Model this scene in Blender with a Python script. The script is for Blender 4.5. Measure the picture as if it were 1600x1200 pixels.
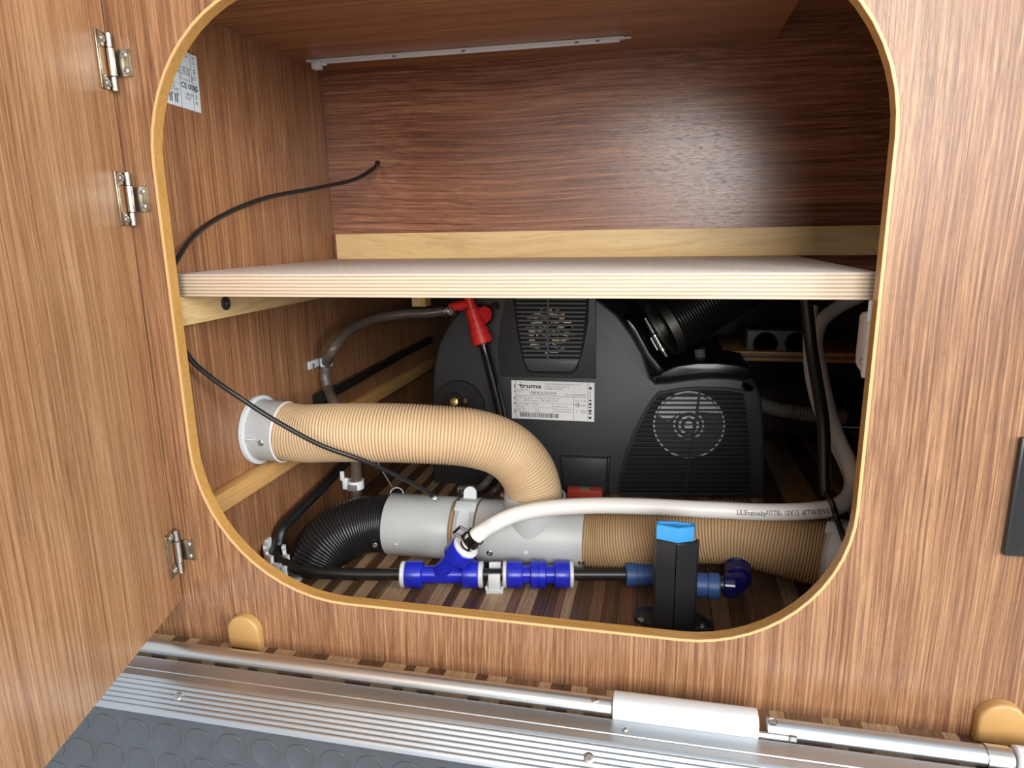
import bpy, bmesh, math, random
from mathutils import Vector, Matrix
random.seed(7)
SC = bpy.context.scene
COL = SC.collection
for o in list(bpy.data.objects):
    bpy.data.objects.remove(o)

# ------------------------------------------------------------------ camera
YAW, PITCH, ROLL, FPX = -0.216497, -0.222406, 0.016414, 1054.5
CAM = Vector((0, -0.46, 0.3464))
_fw = Vector((math.sin(YAW)*math.cos(PITCH), math.cos(YAW)*math.cos(PITCH), math.sin(PITCH)))
_rt = Vector((math.cos(YAW), -math.sin(YAW), 0))
_dn = _fw.cross(_rt)
RT = math.cos(ROLL)*_rt + math.sin(ROLL)*_dn
DN = -math.sin(ROLL)*_rt + math.cos(ROLL)*_dn
FW = _fw
cam_data = bpy.data.cameras.new('camera')
cam_data.sensor_fit = 'HORIZONTAL'; cam_data.sensor_width = 36.0
cam_data.lens = FPX*36/1600
cam_data.clip_start = 0.01; cam_data.clip_end = 50
cam = bpy.data.objects.new('camera', cam_data); COL.objects.link(cam)
M3 = Matrix((RT, -DN, -FW)).transposed()
cam.matrix_world = Matrix.Translation(CAM) @ M3.to_4x4()
SC.camera = cam

# ------------------------------------------------------------------ light
SC.view_settings.view_transform = 'Standard'
SC.view_settings.look = 'None'
SC.view_settings.exposure = 0.38
SC.view_settings.gamma = 1.0
SC.view_settings.use_curve_mapping = False
world = bpy.data.worlds.new('overcast_sky'); SC.world = world
world.use_nodes = True
bg = world.node_tree.nodes['Background']
bg.inputs[0].default_value = (0.93, 0.96, 1.0, 1); bg.inputs[1].default_value = 0.62

def area(name, loc, target, sx, sy, power, color):
    d = bpy.data.lights.new(name, 'AREA'); d.shape = 'RECTANGLE'
    d.size = sx; d.size_y = sy; d.energy = power; d.color = color
    o = bpy.data.objects.new(name, d); COL.objects.link(o)
    o.location = loc
    o.rotation_euler = (Vector(target)-Vector(loc)).to_track_quat('-Z', 'Y').to_euler()
    return o
area('daylight_from_entrance', (0.55, -2.6, 1.00), (-0.1, 0.1, 0.25), 1.4, 1.4, 64, (1.0, 0.98, 0.95))
area('added_light_from_right', (2.4, -1.3, 0.9), (-0.2, -0.1, 0.3), 1.2, 1.2, 52, (1.0, 0.98, 0.95))  # light added on the right to brighten the open door, no window known

# ------------------------------------------------------------------ pixel helpers: a pixel gives a direction, the surface touched gives the distance
def ray(px, py): return RT*((px-800)/FPX) + DN*((py-600)/FPX) + FW
def PY(px, py, y=0.0):
    d = ray(px, py); return CAM + d*((y-CAM.y)/d.y)
def PZ(px, py, z=0.0):
    d = ray(px, py); return CAM + d*((z-CAM.z)/d.z)
def PX(px, py, x=0.0):
    d = ray(px, py); return CAM + d*((x-CAM.x)/d.x)

# ------------------------------------------------------------------ materials
MATS = {}
def new_mat(name):
    m = bpy.data.materials.new(name); m.use_nodes = True
    MATS[name] = m
    return m, m.node_tree, m.node_tree.nodes['Principled BSDF']
def plain(name, col, rough=0.5, metal=0.0, bump=0.0, bscale=900, var=0.0, vscale=40, coat=0.0, spec=0.5, trans=0.0, sss=0.0):
    m, nt, b = new_mat(name)
    b.inputs['Base Color'].default_value = (*col, 1)
    b.inputs['Roughness'].default_value = rough
    b.inputs['Metallic'].default_value = metal
    b.inputs['Specular IOR Level'].default_value = spec
    b.inputs['Coat Weight'].default_value = coat
    b.inputs['Transmission Weight'].default_value = trans
    if sss: b.inputs['Subsurface Weight'].default_value = sss; b.inputs['Subsurface Scale'].default_value = 0.004
    tc = nt.nodes.new('ShaderNodeTexCoord')
    nz = nt.nodes.new('ShaderNodeTexNoise'); nz.inputs['Scale'].default_value = vscale; nz.inputs['Detail'].default_value = 4
    nt.links.new(tc.outputs['Object'], nz.inputs['Vector'])
    mx = nt.nodes.new('ShaderNodeMixRGB'); mx.blend_type = 'MULTIPLY'; mx.inputs[0].default_value = 1
    rp = nt.nodes.new('ShaderNodeMapRange'); rp.inputs['From Min'].default_value = .3; rp.inputs['From Max'].default_value = .7
    rp.inputs['To Min'].default_value = 1-var; rp.inputs['To Max'].default_value = 1
    nt.links.new(nz.outputs['Fac'], rp.inputs['Value'])
    mx.inputs[1].default_value = (*col, 1)
    nt.links.new(rp.outputs[0], mx.inputs[2]); nt.links.new(mx.outputs[0], b.inputs['Base Color'])
    if bump:
        n2 = nt.nodes.new('ShaderNodeTexNoise'); n2.inputs['Scale'].default_value = bscale; n2.inputs['Detail'].default_value = 2
        nt.links.new(tc.outputs['Object'], n2.inputs['Vector'])
        bp = nt.nodes.new('ShaderNodeBump'); bp.inputs['Strength'].default_value = bump; bp.inputs['Distance'].default_value = 0.0004
        nt.links.new(n2.outputs['Fac'], bp.inputs['Height']); nt.links.new(bp.outputs[0], b.inputs['Normal'])
    return m
def wood(name, axis, dark, mid, light, rough=0.34, big=55, fine=330, seed=0.0, pores=0.22, wav=0.012, contrast=1.0, coat=0.0):
    """laminate with straight grain along one axis"""
    m, nt, b = new_mat(name); N = nt.nodes; L = nt.links
    tc = N.new('ShaderNodeTexCoord')
    w = N.new('ShaderNodeTexNoise'); w.inputs['Scale'].default_value = 4.0; w.inputs['Detail'].default_value = 1
    L.new(tc.outputs['Object'], w.inputs['Vector'])
    sub = N.new('ShaderNodeVectorMath'); sub.operation = 'SUBTRACT'; sub.inputs[1].default_value = (.5, .5, .5)
    L.new(w.outputs['Color'], sub.inputs[0])
    sc = N.new('ShaderNodeVectorMath'); sc.operation = 'SCALE'; sc.inputs['Scale'].default_value = wav
    L.new(sub.outputs[0], sc.inputs[0])
    ad = N.new('ShaderNodeVectorMath'); ad.operation = 'ADD'
    L.new(tc.outputs['Object'], ad.inputs[0]); L.new(sc.outputs[0], ad.inputs[1])
    def band(scale, stretch, detail, off):
        mp = N.new('ShaderNodeMapping')
        s = [1.0, 1.0, 1.0]; s[axis] = stretch
        mp.inputs['Scale'].default_value = s
        mp.inputs['Location'].default_value = (seed+off, seed*1.7+off, seed*.6-off)
        L.new(ad.outputs[0], mp.inputs['Vector'])
        n = N.new('ShaderNodeTexNoise'); n.inputs['Scale'].default_value = scale; n.inputs['Detail'].default_value = detail
        n.inputs['Roughness'].default_value = .55
        L.new(mp.outputs[0], n.inputs['Vector'])
        return n.outputs['Fac']
    def math_(op, a, bb):
        n = N.new('ShaderNodeMath'); n.operation = op
        for i, v in enumerate((a, bb)):
            if isinstance(v, (int, float)): n.inputs[i].default_value = v
            else: L.new(v, n.inputs[i])
        return n.outputs[0]
    f1 = band(big, .012, 2, 0.3); f2 = band(fine, .006, 3, 1.3); f3 = band(fine*3.2, .012, 1, 2.1)
    f = math_('ADD', math_('ADD', math_('MULTIPLY', f1, .18), math_('MULTIPLY', f2, .52)), math_('MULTIPLY', f3, .30))
    f = math_('ADD', math_('MULTIPLY', math_('SUBTRACT', f, .5), 2.9*contrast), .5)
    rp = N.new('ShaderNodeValToRGB'); e = rp.color_ramp.elements
    e[0].position = .1; e[0].color = (*dark, 1); e[1].position = .9; e[1].color = (*light, 1)
    c = rp.color_ramp.elements.new(.5); c.color = (*mid, 1)
    L.new(f, rp.inputs[0])
    p = band(fine*4.2, .07, 1, 3.7)
    pr = N.new('ShaderNodeMapRange'); pr.inputs['From Min'].default_value = .33; pr.inputs['From Max'].default_value = .40
    pr.inputs['To Min'].default_value = 1-pores; pr.inputs['To Max'].default_value = 1; L.new(p, pr.inputs['Value'])
    mx = N.new('ShaderNodeMixRGB'); mx.blend_type = 'MULTIPLY'; mx.inputs[0].default_value = 1
    L.new(rp.outputs[0], mx.inputs[1]); L.new(pr.outputs[0], mx.inputs[2])
    L.new(mx.outputs[0], b.inputs['Base Color'])
    b.inputs['Roughness'].default_value = rough; b.inputs['Coat Weight'].default_value = coat
    bp = N.new('ShaderNodeBump'); bp.inputs['Strength'].default_value = .35; bp.inputs['Distance'].default_value = .0003
    L.new(math_('ADD', pr.outputs[0], math_('MULTIPLY', f2, .5)), bp.inputs['Height']); L.new(bp.outputs[0], b.inputs['Normal'])
    return m

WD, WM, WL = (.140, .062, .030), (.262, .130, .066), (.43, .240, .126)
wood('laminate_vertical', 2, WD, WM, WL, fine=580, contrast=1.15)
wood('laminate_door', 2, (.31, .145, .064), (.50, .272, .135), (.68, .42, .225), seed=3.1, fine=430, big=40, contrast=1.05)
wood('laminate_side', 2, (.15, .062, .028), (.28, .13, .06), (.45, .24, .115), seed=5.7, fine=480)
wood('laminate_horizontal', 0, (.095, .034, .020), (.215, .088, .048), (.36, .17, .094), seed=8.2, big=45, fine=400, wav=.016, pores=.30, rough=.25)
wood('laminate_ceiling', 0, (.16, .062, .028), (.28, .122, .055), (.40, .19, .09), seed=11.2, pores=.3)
wood('edge_band', 0, (.40, .20, .05), (.50, .27, .075), (.58, .33, .10), fine=300, contrast=.6, pores=.15, rough=.3)
wood('edge_lip', 2, (.62, .36, .15), (.68, .42, .19), (.72, .46, .22), fine=300, contrast=.4, pores=.05, rough=.3)
wood('pine_x', 0, (.50, .33, .14), (.62, .44, .21), (.70, .52, .27), fine=90, big=30, contrast=.8, pores=.1, wav=.06, rough=.5)
wood('pine_y', 1, (.50, .33, .14), (.62, .44, .21), (.70, .52, .27), seed=2.2, fine=90, big=30, contrast=.8, pores=.1, wav=.06, rough=.5)
wood('batten', 1, (.42, .22, .07), (.55, .31, .11), (.62, .37, .14), seed=4.2, fine=200, contrast=.6, pores=.1, rough=.4)
TONES = {'d': ((.080, .041, .022), (.128, .068, .037), (.18, .098, .055)), 'm': ((.16, .08, .042), (.23, .125, .068), (.30, .17, .095)),
         'l': ((.36, .22, .12), (.48, .32, .18), (.58, .41, .25)), 'r': ((.13, .055, .03), (.18, .08, .042), (.23, .11, .06))}
for k, t in TONES.items():
    wood('plank_'+k, 1, *t, seed=ord(k)*.37, fine=500, big=120, contrast=1.1, pores=.35, rough=.42)

def plywood_mat():
    m, nt, b = new_mat('plywood_edge'); N = nt.nodes; L = nt.links
    tc = N.new('ShaderNodeTexCoord'); sp = N.new('ShaderNodeSeparateXYZ'); L.new(tc.outputs['Object'], sp.inputs[0])
    nz = N.new('ShaderNodeTexNoise'); nz.inputs['Scale'].default_value = 6; nz.inputs['Detail'].default_value = 3
    L.new(tc.outputs['Object'], nz.inputs['Vector'])
    a = N.new('ShaderNodeMath'); a.operation = 'MULTIPLY_ADD'; L.new(nz.outputs['Fac'], a.inputs[0]); a.inputs[1].default_value = .0009; L.new(sp.outputs['Z'], a.inputs[2])
    s = N.new('ShaderNodeMath'); s.operation = 'MULTIPLY'; L.new(a.outputs[0], s.inputs[0]); s.inputs[1].default_value = 2*math.pi/.0027
    si = N.new('ShaderNodeMath'); si.operation = 'SINE'; L.new(s.outputs[0], si.inputs[0])
    mp = N.new('ShaderNodeMapping'); mp.inputs['Scale'].default_value = (20, 20, 1500); L.new(tc.outputs['Object'], mp.inputs['Vector'])
    n2 = N.new('ShaderNodeTexNoise'); n2.inputs['Scale'].default_value = 1.0; n2.inputs['Detail'].default_value = 3; L.new(mp.outputs[0], n2.inputs['Vector'])
    ad = N.new('ShaderNodeMath'); ad.operation = 'MULTIPLY_ADD'; L.new(n2.outputs['Fac'], ad.inputs[0]); ad.inputs[1].default_value = 1.4; L.new(si.outputs[0], ad.inputs[2])
    mr = N.new('ShaderNodeMapRange'); mr.inputs['From Min'].default_value = -.6; mr.inputs['From Max'].default_value = 1.5; L.new(ad.outputs[0], mr.inputs['Value'])
    rp = N.new('ShaderNodeValToRGB'); e = rp.color_ramp.elements
    e[0].color = (.36, .25, .165, 1); e[1].color = (.66, .545, .41, 1)
    L.new(mr.outputs[0], rp.inputs[0]); L.new(rp.outputs[0], b.inputs['Base Color'])
    b.inputs['Roughness'].default_value = .6
plywood_mat()
plain('shelf_cover', (.86, .77, .69), .85, var=.22, vscale=260, bump=.5, bscale=1200)
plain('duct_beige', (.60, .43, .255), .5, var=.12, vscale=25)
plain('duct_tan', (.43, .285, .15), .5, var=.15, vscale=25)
plain('duct_black', (.012, .012, .013), .28, spec=.6)
plain('grey_plastic', (.44, .46, .46), .42, var=.08, vscale=30, bump=.08)
plain('grey_plastic_pale', (.60, .65, .67), .38)
plain('black_rubber', (.012, .012, .012), .36)
plain('black_gloss', (.008, .008, .009), .2)
plain('cable_black', (.015, .015, .016), .3)
plain('heater_black', (.034, .035, .038), .42, bump=.25, bscale=1800, var=.12, vscale=12)
plain('heater_dark', (.016, .0165, .018), .4, bump=.2, bscale=1800)
plain('void_black', (.004, .004, .004), .8)
plain('steel', (.62, .61, .58), .28, 1.0)
plain('steel_dark', (.30, .29, .27), .4, 1.0)
plain('hinge_steel', (.48, .45, .36), .3, 1.0, var=.25, vscale=300)
plain('zinc', (.55, .55, .54), .35, 1.0)
plain('brass', (.45, .33, .13), .3, 1.0)
plain('aluminium', (.56, .61, .65), .38, 1.0, var=.08, vscale=15, bump=.04)
plain('aluminium_warm', (.68, .68, .67), .34, 1.0, var=.1, vscale=10)
plain('white_plastic', (.70, .73, .75), .35, var=.04)
plain('white_hose', (.74, .73, .70), .38, bump=.15, bscale=2500)
plain('clip_white', (.76, .80, .83), .35)
plain('clip_translucent', (.62, .57, .52), .32, sss=.3)
plain('blue_plastic', (.012, .022, .50), .28, spec=.55)
plain('blue_shaded_gloss', (.006, .005, .07), .12)  # dark blue, deepened by putting the elbow's shade into the colour
plain('blue_dull', (.035, .085, .25), .45)
plain('knob_blue', (.055, .36, .80), .38)
plain('red_plastic', (.78, .028, .026), .4, bump=.06)
plain('red_box', (.50, .05, .025), .45)
plain('hose_brown', (.125, .095, .08), .35, var=.25, vscale=80)
plain('paper_white', (.80, .81, .81), .55)
plain('paper_blue', (.66, .74, .80), .5)
plain('ink', (.02, .02, .022), .6)
plain('ink_grey', (.22, .22, .23), .6)
plain('ochre_cap', (.48, .285, .105), .38)
plain('mat_grey', (.068, .080, .090), .42, var=.22, vscale=22, bump=.15, bscale=700)
plain('grille_grey', (.060, .061, .064), .42)
plain('pcb_green', (.16, .21, .14), .5, var=.5, vscale=120)
plain('copper_coil', (.45, .33, .2), .5, .2)
plain('fan_grey', (.36, .37, .39), .45)
plain('handle_black', (.022, .023, .026), .3)
plain('socket_grey', (.16, .16, .15), .5)
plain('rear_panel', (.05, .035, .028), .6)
plain('print_grey', (.50, .50, .49), .5)

# ------------------------------------------------------------------ mesh helpers
class G:
    def __init__(s): s.v = []; s.f = []
    def add(s, v, f, M=None):
        n = len(s.v)
        s.v += [tuple(M @ Vector(p)) if M else tuple(p) for p in v]
        s.f += [tuple(i+n for i in q) for q in f]
        return s
    def box(s, a, b, bev=0.0, M=None, seg=2):
        bm = bmesh.new(); bmesh.ops.create_cube(bm, size=1)
        c = [(a[i]+b[i])/2 for i in range(3)]; d = [abs(b[i]-a[i]) for i in range(3)]
        for v in bm.verts: v.co = Vector([c[i]+v.co[i]*d[i] for i in range(3)])
        if bev: bmesh.ops.bevel(bm, geom=bm.edges[:], offset=min(bev, min(d)*.49), segments=seg, affect='EDGES', profile=.5)
        return s._bm(bm, M)
    def _bm(s, bm, M=None):
        bm.verts.index_update()
        v = [tuple(x.co) for x in bm.verts]; f = [tuple(x.index for x in q.verts) for q in bm.faces]
        bm.free(); return s.add(v, f, M)
    def prism(s, poly, o, ex, ey, ez, depth, bev=0.0, seg=2):
        """poly in (ex,ey), extruded along ez by depth, front face at o"""
        bm = bmesh.new()
        vs = [bm.verts.new(o+ex*p[0]+ey*p[1]) for p in poly]
        f = bm.faces.new(vs)
        r = bmesh.ops.extrude_face_region(bm, geom=[f])
        for e in r['geom']:
            if isinstance(e, bmesh.types.BMVert): e.co += ez*depth
        bmesh.ops.recalc_face_normals(bm, faces=bm.faces[:])
        if bev:
            ed = [e for e in bm.edges if abs((e.verts[0].co-e.verts[1].co).normalized().dot(ez)) < .5 and all(abs((v.co-o).dot(ez)) < 1e-6 for v in e.verts)]
            bmesh.ops.bevel(bm, geom=ed, offset=bev, segments=seg, affect='EDGES', profile=.5)
        return s._bm(bm)
    def lathe(s, prof, o, ax, n=32, cap=True, a0=0.0, a1=2*math.pi, ref=None):
        """prof: (distance along axis, radius)"""
        ax = Vector(ax).normalized(); o = Vector(o)
        t = Vector(ref) if ref else (Vector((0, 0, 1)) if abs(ax.z) < .9 else Vector((1, 0, 0)))
        u = (t-ax*t.dot(ax)).normalized(); w = ax.cross(u)
        full = abs(a1-a0-2*math.pi) < 1e-6; m = n if full else n+1
        v = []; f = []
        for d, r in prof:
            for i in range(m):
                a = a0+(a1-a0)*i/n
                v.append(o+ax*d+(u*math.cos(a)+w*math.sin(a))*r)
        for k in range(len(prof)-1):
            for i in range(n):
                j = (i+1) % m
                f.append((k*m+i, k*m+j, (k+1)*m+j, (k+1)*m+i))
        if cap and full:
            f.append(tuple(range(m-1, -1, -1))); f.append(tuple((len(prof)-1)*m+i for i in range(m)))
        return s.add(v, f)
    def tube(s, pts, rad, n=16, cap=True):
        """pts dense; rad number or list"""
        m = len(pts); v = []; f = []
        T = [(pts[min(i+1, m-1)]-pts[max(i-1, 0)]).normalized() for i in range(m)]
        t = Vector((0, 0, 1)) if abs(T[0].z) < .9 else Vector((1, 0, 0))
        u = (t-T[0]*t.dot(T[0])).normalized()
        for i in range(m):
            u = (u-T[i]*u.dot(T[i])).normalized(); w = T[i].cross(u)
            r = rad[i] if isinstance(rad, list) else rad
            for k in range(n):
                a = 2*math.pi*k/n; v.append(pts[i]+(u*math.cos(a)+w*math.sin(a))*r)
        for i in range(m-1):
            for k in range(n):
                f.append((i*n+k, i*n+(k+1) % n, (i+1)*n+(k+1) % n, (i+1)*n+k))
        if cap: f.append(tuple(range(n-1, -1, -1))); f.append(tuple((m-1)*n+k for k in range(n)))
        return s.add(v, f)
    def build(s, name, mat, parent=None, smooth=35):
        me = bpy.data.meshes.new(name); me.from_pydata(s.v, [], s.f); me.update()
        bm = bmesh.new(); bm.from_mesh(me); bmesh.ops.recalc_face_normals(bm, faces=bm.faces[:]); bm.to_mesh(me); bm.free()
        if smooth:
            me.shade_smooth(); me.set_sharp_from_angle(angle=math.radians(smooth))
        me.materials.append(MATS[mat])
        o = bpy.data.objects.new(name, me); COL.objects.link(o)
        if parent: attach(o, parent)
        return o
def attach(o, parent):
    o.parent = parent
    base = parent
    while base.parent: base = base.parent
    if parent is base: o.matrix_parent_inverse = base.matrix_basis.inverted()
def tag(o, label, cat, group=None, kind=None):
    o['label'] = label; o['category'] = cat
    if group: o['group'] = group
    if kind: o['kind'] = kind
    return o
def struct(o, label, cat):
    tag(o, label, cat); o['kind'] = 'structure'; return o
def thing(name, label, cat, loc, group=None):
    o = bpy.data.objects.new(name, None); COL.objects.link(o); o.empty_display_size = .01
    o.location = loc; tag(o, label, cat, group); return o
def spline(ctrl, step=0.003):
    """Catmull-Rom through control points, resampled evenly"""
    P = [Vector(p) for p in ctrl]; P = [P[0]*2-P[1]]+P+[P[-1]*2-P[-2]]; d = []
    for i in range(1, len(P)-2):
        p0, p1, p2, p3 = P[i-1:i+3]
        t0 = 0; t1 = t0+max((p1-p0).length, 1e-6)**.5; t2 = t1+max((p2-p1).length, 1e-6)**.5; t3 = t2+max((p3-p2).length, 1e-6)**.5
        for k in range(40):
            t = t1+(t2-t1)*k/40
            a1 = p0*((t1-t)/(t1-t0))+p1*((t-t0)/(t1-t0)); a2 = p1*((t2-t)/(t2-t1))+p2*((t-t1)/(t2-t1)); a3 = p2*((t3-t)/(t3-t2))+p3*((t-t2)/(t3-t2))
            b1 = a1*((t2-t)/(t2-t0))+a2*((t-t0)/(t2-t0)); b2 = a2*((t3-t)/(t3-t1))+a3*((t-t1)/(t3-t1))
            d.append(b1*((t2-t)/(t2-t1))+b2*((t-t1)/(t2-t1)))
    d.append(P[-2]); out = [d[0]]; acc = 0
    for a, b in zip(d, d[1:]):
        l = (b-a).length
        while acc+l >= step:
            a = a+(b-a)*((step-acc)/l); l = (b-a).length; acc = 0; out.append(a.copy())
        acc += l
    return out
def corrugated(ctrl, r, pitch, depth, n=48):
    """ribbed hose: rounded ribs with sharp grooves"""
    sub = 6; pts = spline(ctrl, pitch/sub); rad = []
    prof = [0, .70, .97, 1, .97, .70]
    for i in range(len(pts)): rad.append(r-depth+depth*prof[i % sub])
    return G().tube(pts, rad, n)
def screw(parent, pos, nrm, r, mat='steel', name='screw', h=.0012):
    nrm = Vector(nrm).normalized()
    g = G().lathe([(-.001, r), (h*.4, r), (h*.85, r*.8), (h, r*.5), (h*.55, r*.42), (h*.5, .0001)], pos, nrm, 18)
    o = g.build(name, mat, parent)
    t = Vector((0, 0, 1)) if abs(nrm.z) < .9 else Vector((1, 0, 0))
    u = (t-nrm*t.dot(nrm)).normalized(); w = nrm.cross(u)
    M = Matrix((u, w, nrm)).transposed().to_4x4(); M.translation = Vector(pos)
    q = G(); L_, W_ = r*.5, r*.14
    q.box((-L_, -W_, h*.5), (L_, W_, h*1.01), 0, M); q.box((-W_, -L_, h*.5), (W_, L_, h*1.01), 0, M)
    q.build('cross_slot', 'ink_grey', o)
    return o
def text_geo(body, size, bold=False, space=1.0):
    c = bpy.data.curves.new('t', 'FONT'); c.body = body; c.size = size; c.resolution_u = 2
    c.space_character = space
    if bold: c.offset = size*.022
    o = bpy.data.objects.new('t', c); COL.objects.link(o)
    dg = bpy.context.evaluated_depsgraph_get(); me = o.evaluated_get(dg).to_mesh()
    v = [tuple(x.co) for x in me.vertices]; f = [tuple(p.vertices) for p in me.polygons]
    o.evaluated_get(dg).to_mesh_clear(); bpy.data.objects.remove(o); bpy.data.curves.remove(c)
    return v, f
def rounded(x0, x1, z0, z1, rs, n=14):
    """rounded rectangle, counter-clockwise from bottom right; rs = BR, TR, TL, BL"""
    out = []
    for (cx, cz, a0), r in zip(((x1, z0, -90), (x1, z1, 0), (x0, z1, 90), (x0, z0, 180)), rs):
        ox = cx-r if cx == x1 else cx+r; oz = cz+r if cz == z0 else cz-r
        for i in range(n+1):
            a = math.radians(a0+90*i/n); out.append((ox+r*math.cos(a), oz+r*math.sin(a)))
    return out
XV, YV, ZV = Vector((1, 0, 0)), Vector((0, 1, 0)), Vector((0, 0, 1))

# ================================================================== the setting
XW = -0.395; YB = 0.327; ZC = 0.532; PT = 0.0095        # left wall, upper back wall, upper ceiling, front panel thickness
# front panel with the rounded opening
OP = (-0.374, 0.135, 0.049, 0.518); RS = (0.112, 0.12, 0.12, 0.13)
ring = rounded(*OP, RS)
def panel_with_hole(x0, x1, z0, z1, ring, y0, y1):
    g = G(); n = len(ring); cx = (OP[0]+OP[1])/2; cz = (OP[2]+OP[3])/2
    out = []
    for p in ring:
        dx, dz = p[0]-cx, p[1]-cz
        t = min(((x1-cx)/dx) if dx > 1e-9 else (((x0-cx)/dx) if dx < -1e-9 else 9e9), ((z1-cz)/dz) if dz > 1e-9 else (((z0-cz)/dz) if dz < -1e-9 else 9e9))
        out.append((cx+dx*t, cz+dz*t))
    v = [(p[0], y0, p[1]) for p in ring]+[(p[0], y0, p[1]) for p in out]+[(p[0], y1, p[1]) for p in ring]+[(p[0], y1, p[1]) for p in out]
    f = []
    for i in range(n):
        j = (i+1) % n
        f += [(i, j, n+j, n+i), (2*n+i, 3*n+i, 3*n+j, 2*n+j), (i, 2*n+i, 2*n+j, j)]
    g.add(v, f)
    # fill the outer corners
    for (X_, Z_) in ((x0, z0), (x1, z0), (x1, z1), (x0, z1)):
        k = min(range(n), key=lambda i: (out[i][0]-X_)**2+(out[i][1]-Z_)**2)
        for a, b in ((k, (k+1) % n), ((k-1) % n, k)):
            pa, pb = out[a], out[b]
            if abs(pa[0]-pb[0]) > 1e-6 and abs(pa[1]-pb[1]) > 1e-6:
                for y in (y0, y1): g.add([(pa[0], y, pa[1]), (pb[0], y, pb[1]), (X_, y, Z_)], [(0, 1, 2)])
    return g
wall_front = panel_with_hole(-0.80, 0.62, 0.0, 0.80, ring, 0.0, PT).build('wall_front', 'laminate_vertical', smooth=0)
struct(wall_front, 'brown wood-grain front panel of the locker with a rounded opening', 'panel')
def ring_band(inset, y0, y1, w, bev=.0006):
    a = rounded(OP[0]+inset, OP[1]-inset, OP[2]+inset, OP[3]-inset, [r-inset for r in RS])
    b = rounded(OP[0]+inset+w, OP[1]-inset-w, OP[2]+inset+w, OP[3]-inset-w, [r-inset-w for r in RS])
    n = len(a); L_ = [[(p[0], y1, p[1]) for p in a], [(p[0], y0+bev, p[1]) for p in a], [(p[0]*.5+q[0]*.5, y0, p[1]*.5+q[1]*.5) for p, q in zip(a, b)],
                      [(p[0], y0+bev, p[1]) for p in b], [(p[0], y1, p[1]) for p in b]]
    v = sum(L_, []); f = []
    for k in range(5):
        for i in range(n):
            j = (i+1) % n; k2 = (k+1) % 5
            f.append((k*n+i, k*n+j, k2*n+j, k2*n+i))
    return G().add(v, f)
o = ring_band(0.0, -0.0007, .0008, 0.0020, .0003).build('edge_lip', 'edge_lip', wall_front, 60); o['label'] = 'pale front lip of the opening edge band'
o = ring_band(0.0001, 0.0006, PT+.0005, 0.0019, .0001).build('edge_band', 'edge_band', wall_front, 60); o['label'] = 'ochre edge band inside the opening'

def slab(name, a, b, mat, label, cat='panel', bev=0):
    return struct(G().box(a, b, bev).build(name, mat, smooth=0), label, cat)
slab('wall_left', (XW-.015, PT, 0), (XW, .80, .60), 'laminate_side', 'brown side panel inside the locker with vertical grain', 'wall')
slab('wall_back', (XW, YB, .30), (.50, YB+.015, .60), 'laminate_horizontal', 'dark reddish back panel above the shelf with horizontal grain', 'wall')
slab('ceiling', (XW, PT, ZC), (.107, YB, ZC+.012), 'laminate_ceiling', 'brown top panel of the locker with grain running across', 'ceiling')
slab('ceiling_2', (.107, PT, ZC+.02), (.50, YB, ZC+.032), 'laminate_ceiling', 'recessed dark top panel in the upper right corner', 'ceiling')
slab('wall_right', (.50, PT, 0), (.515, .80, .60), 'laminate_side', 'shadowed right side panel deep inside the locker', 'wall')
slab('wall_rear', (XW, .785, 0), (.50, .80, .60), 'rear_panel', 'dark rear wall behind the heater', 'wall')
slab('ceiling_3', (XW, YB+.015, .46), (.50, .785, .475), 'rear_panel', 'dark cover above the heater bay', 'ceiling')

# floor: a base with each strip a piece of its own
floor = G().box((-.80, -.055, -.012), (.62, .80, -.003)).build('floor', 'ink', smooth=0)
struct(floor, 'wood strip floor in light and dark brown running under the locker', 'floor')
def plank(x0, x1, y0, y1, tone):
    g = G().box((x0+.00015, y0, -.003), (x1-.00015, y1, 0.0), .0002, seg=1)
    return g.build('plank', 'plank_'+tone, floor, 0)
def strips(bounds, y0, y1, xmin, xmax):
    xs = [b[0] for b in bounds]; x = xs[0]; rng = random.Random(3)
    while x > xmin:
        w = rng.choice((.011, .016, .022, .027)); plank(max(x-w, xmin), x, y0, y1, rng.choice('dlmd')); x -= w
    for (a, t), (b, _) in zip(bounds, bounds[1:]): plank(a, b, y0, y1, t)
    x = xs[-1]
    while x < xmax:
        w = rng.choice((.011, .016, .022, .027)); plank(x, min(x+w, xmax), y0, y1, rng.choice('dlmd')); x += w
inside = [(125, 180, 'd'), (245, 195, 'l'), (345, 215, 'd'), (430, 225, 'l'), (520, 240, 'd'), (610, 250, 'l'), (715, 260, 'd'), (800, 265, 'm'), (830, 268, 'l'),
          (1025, 290, 'd'), (1120, 300, 'm'), (1220, 310, 'l'), (1350, 325, 'd'), (1430, 333, 'l'), (1520, 340, 'd')]
B1 = [(PZ(440+x/5.333, 880+y/5.333).x, t) for x, y, t in inside]
inside2 = [(270, 345, 'l'), (485, 375, 'm'), (570, 385, 'l'), (695, 400, 'd'), (800, 405, 'd'), (875, 410, 'm'), (935, 425, 'l'), (1020, 435, 'd'), (1165, 450, 'm'), (1275, 460, 'd'), (1405, 480, 'r'), (1560, 495, 'd')]
B1 += [(PZ(700+x/5.333, 880+y/5.333).x, t) for x, y, t in inside2]
inside3 = [(570, 1000, 'd'), (690, 1090, 'm'), (870, 1100, 'd'), (1050, 1090, 'm'), (1130, 1080, 'd')]
B1 += [(PZ(1000+x/6, 800+y/6).x, t) for x, y, t in inside3]
B1.sort()
strips(B1, .008, .78, -.392, .49)
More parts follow.
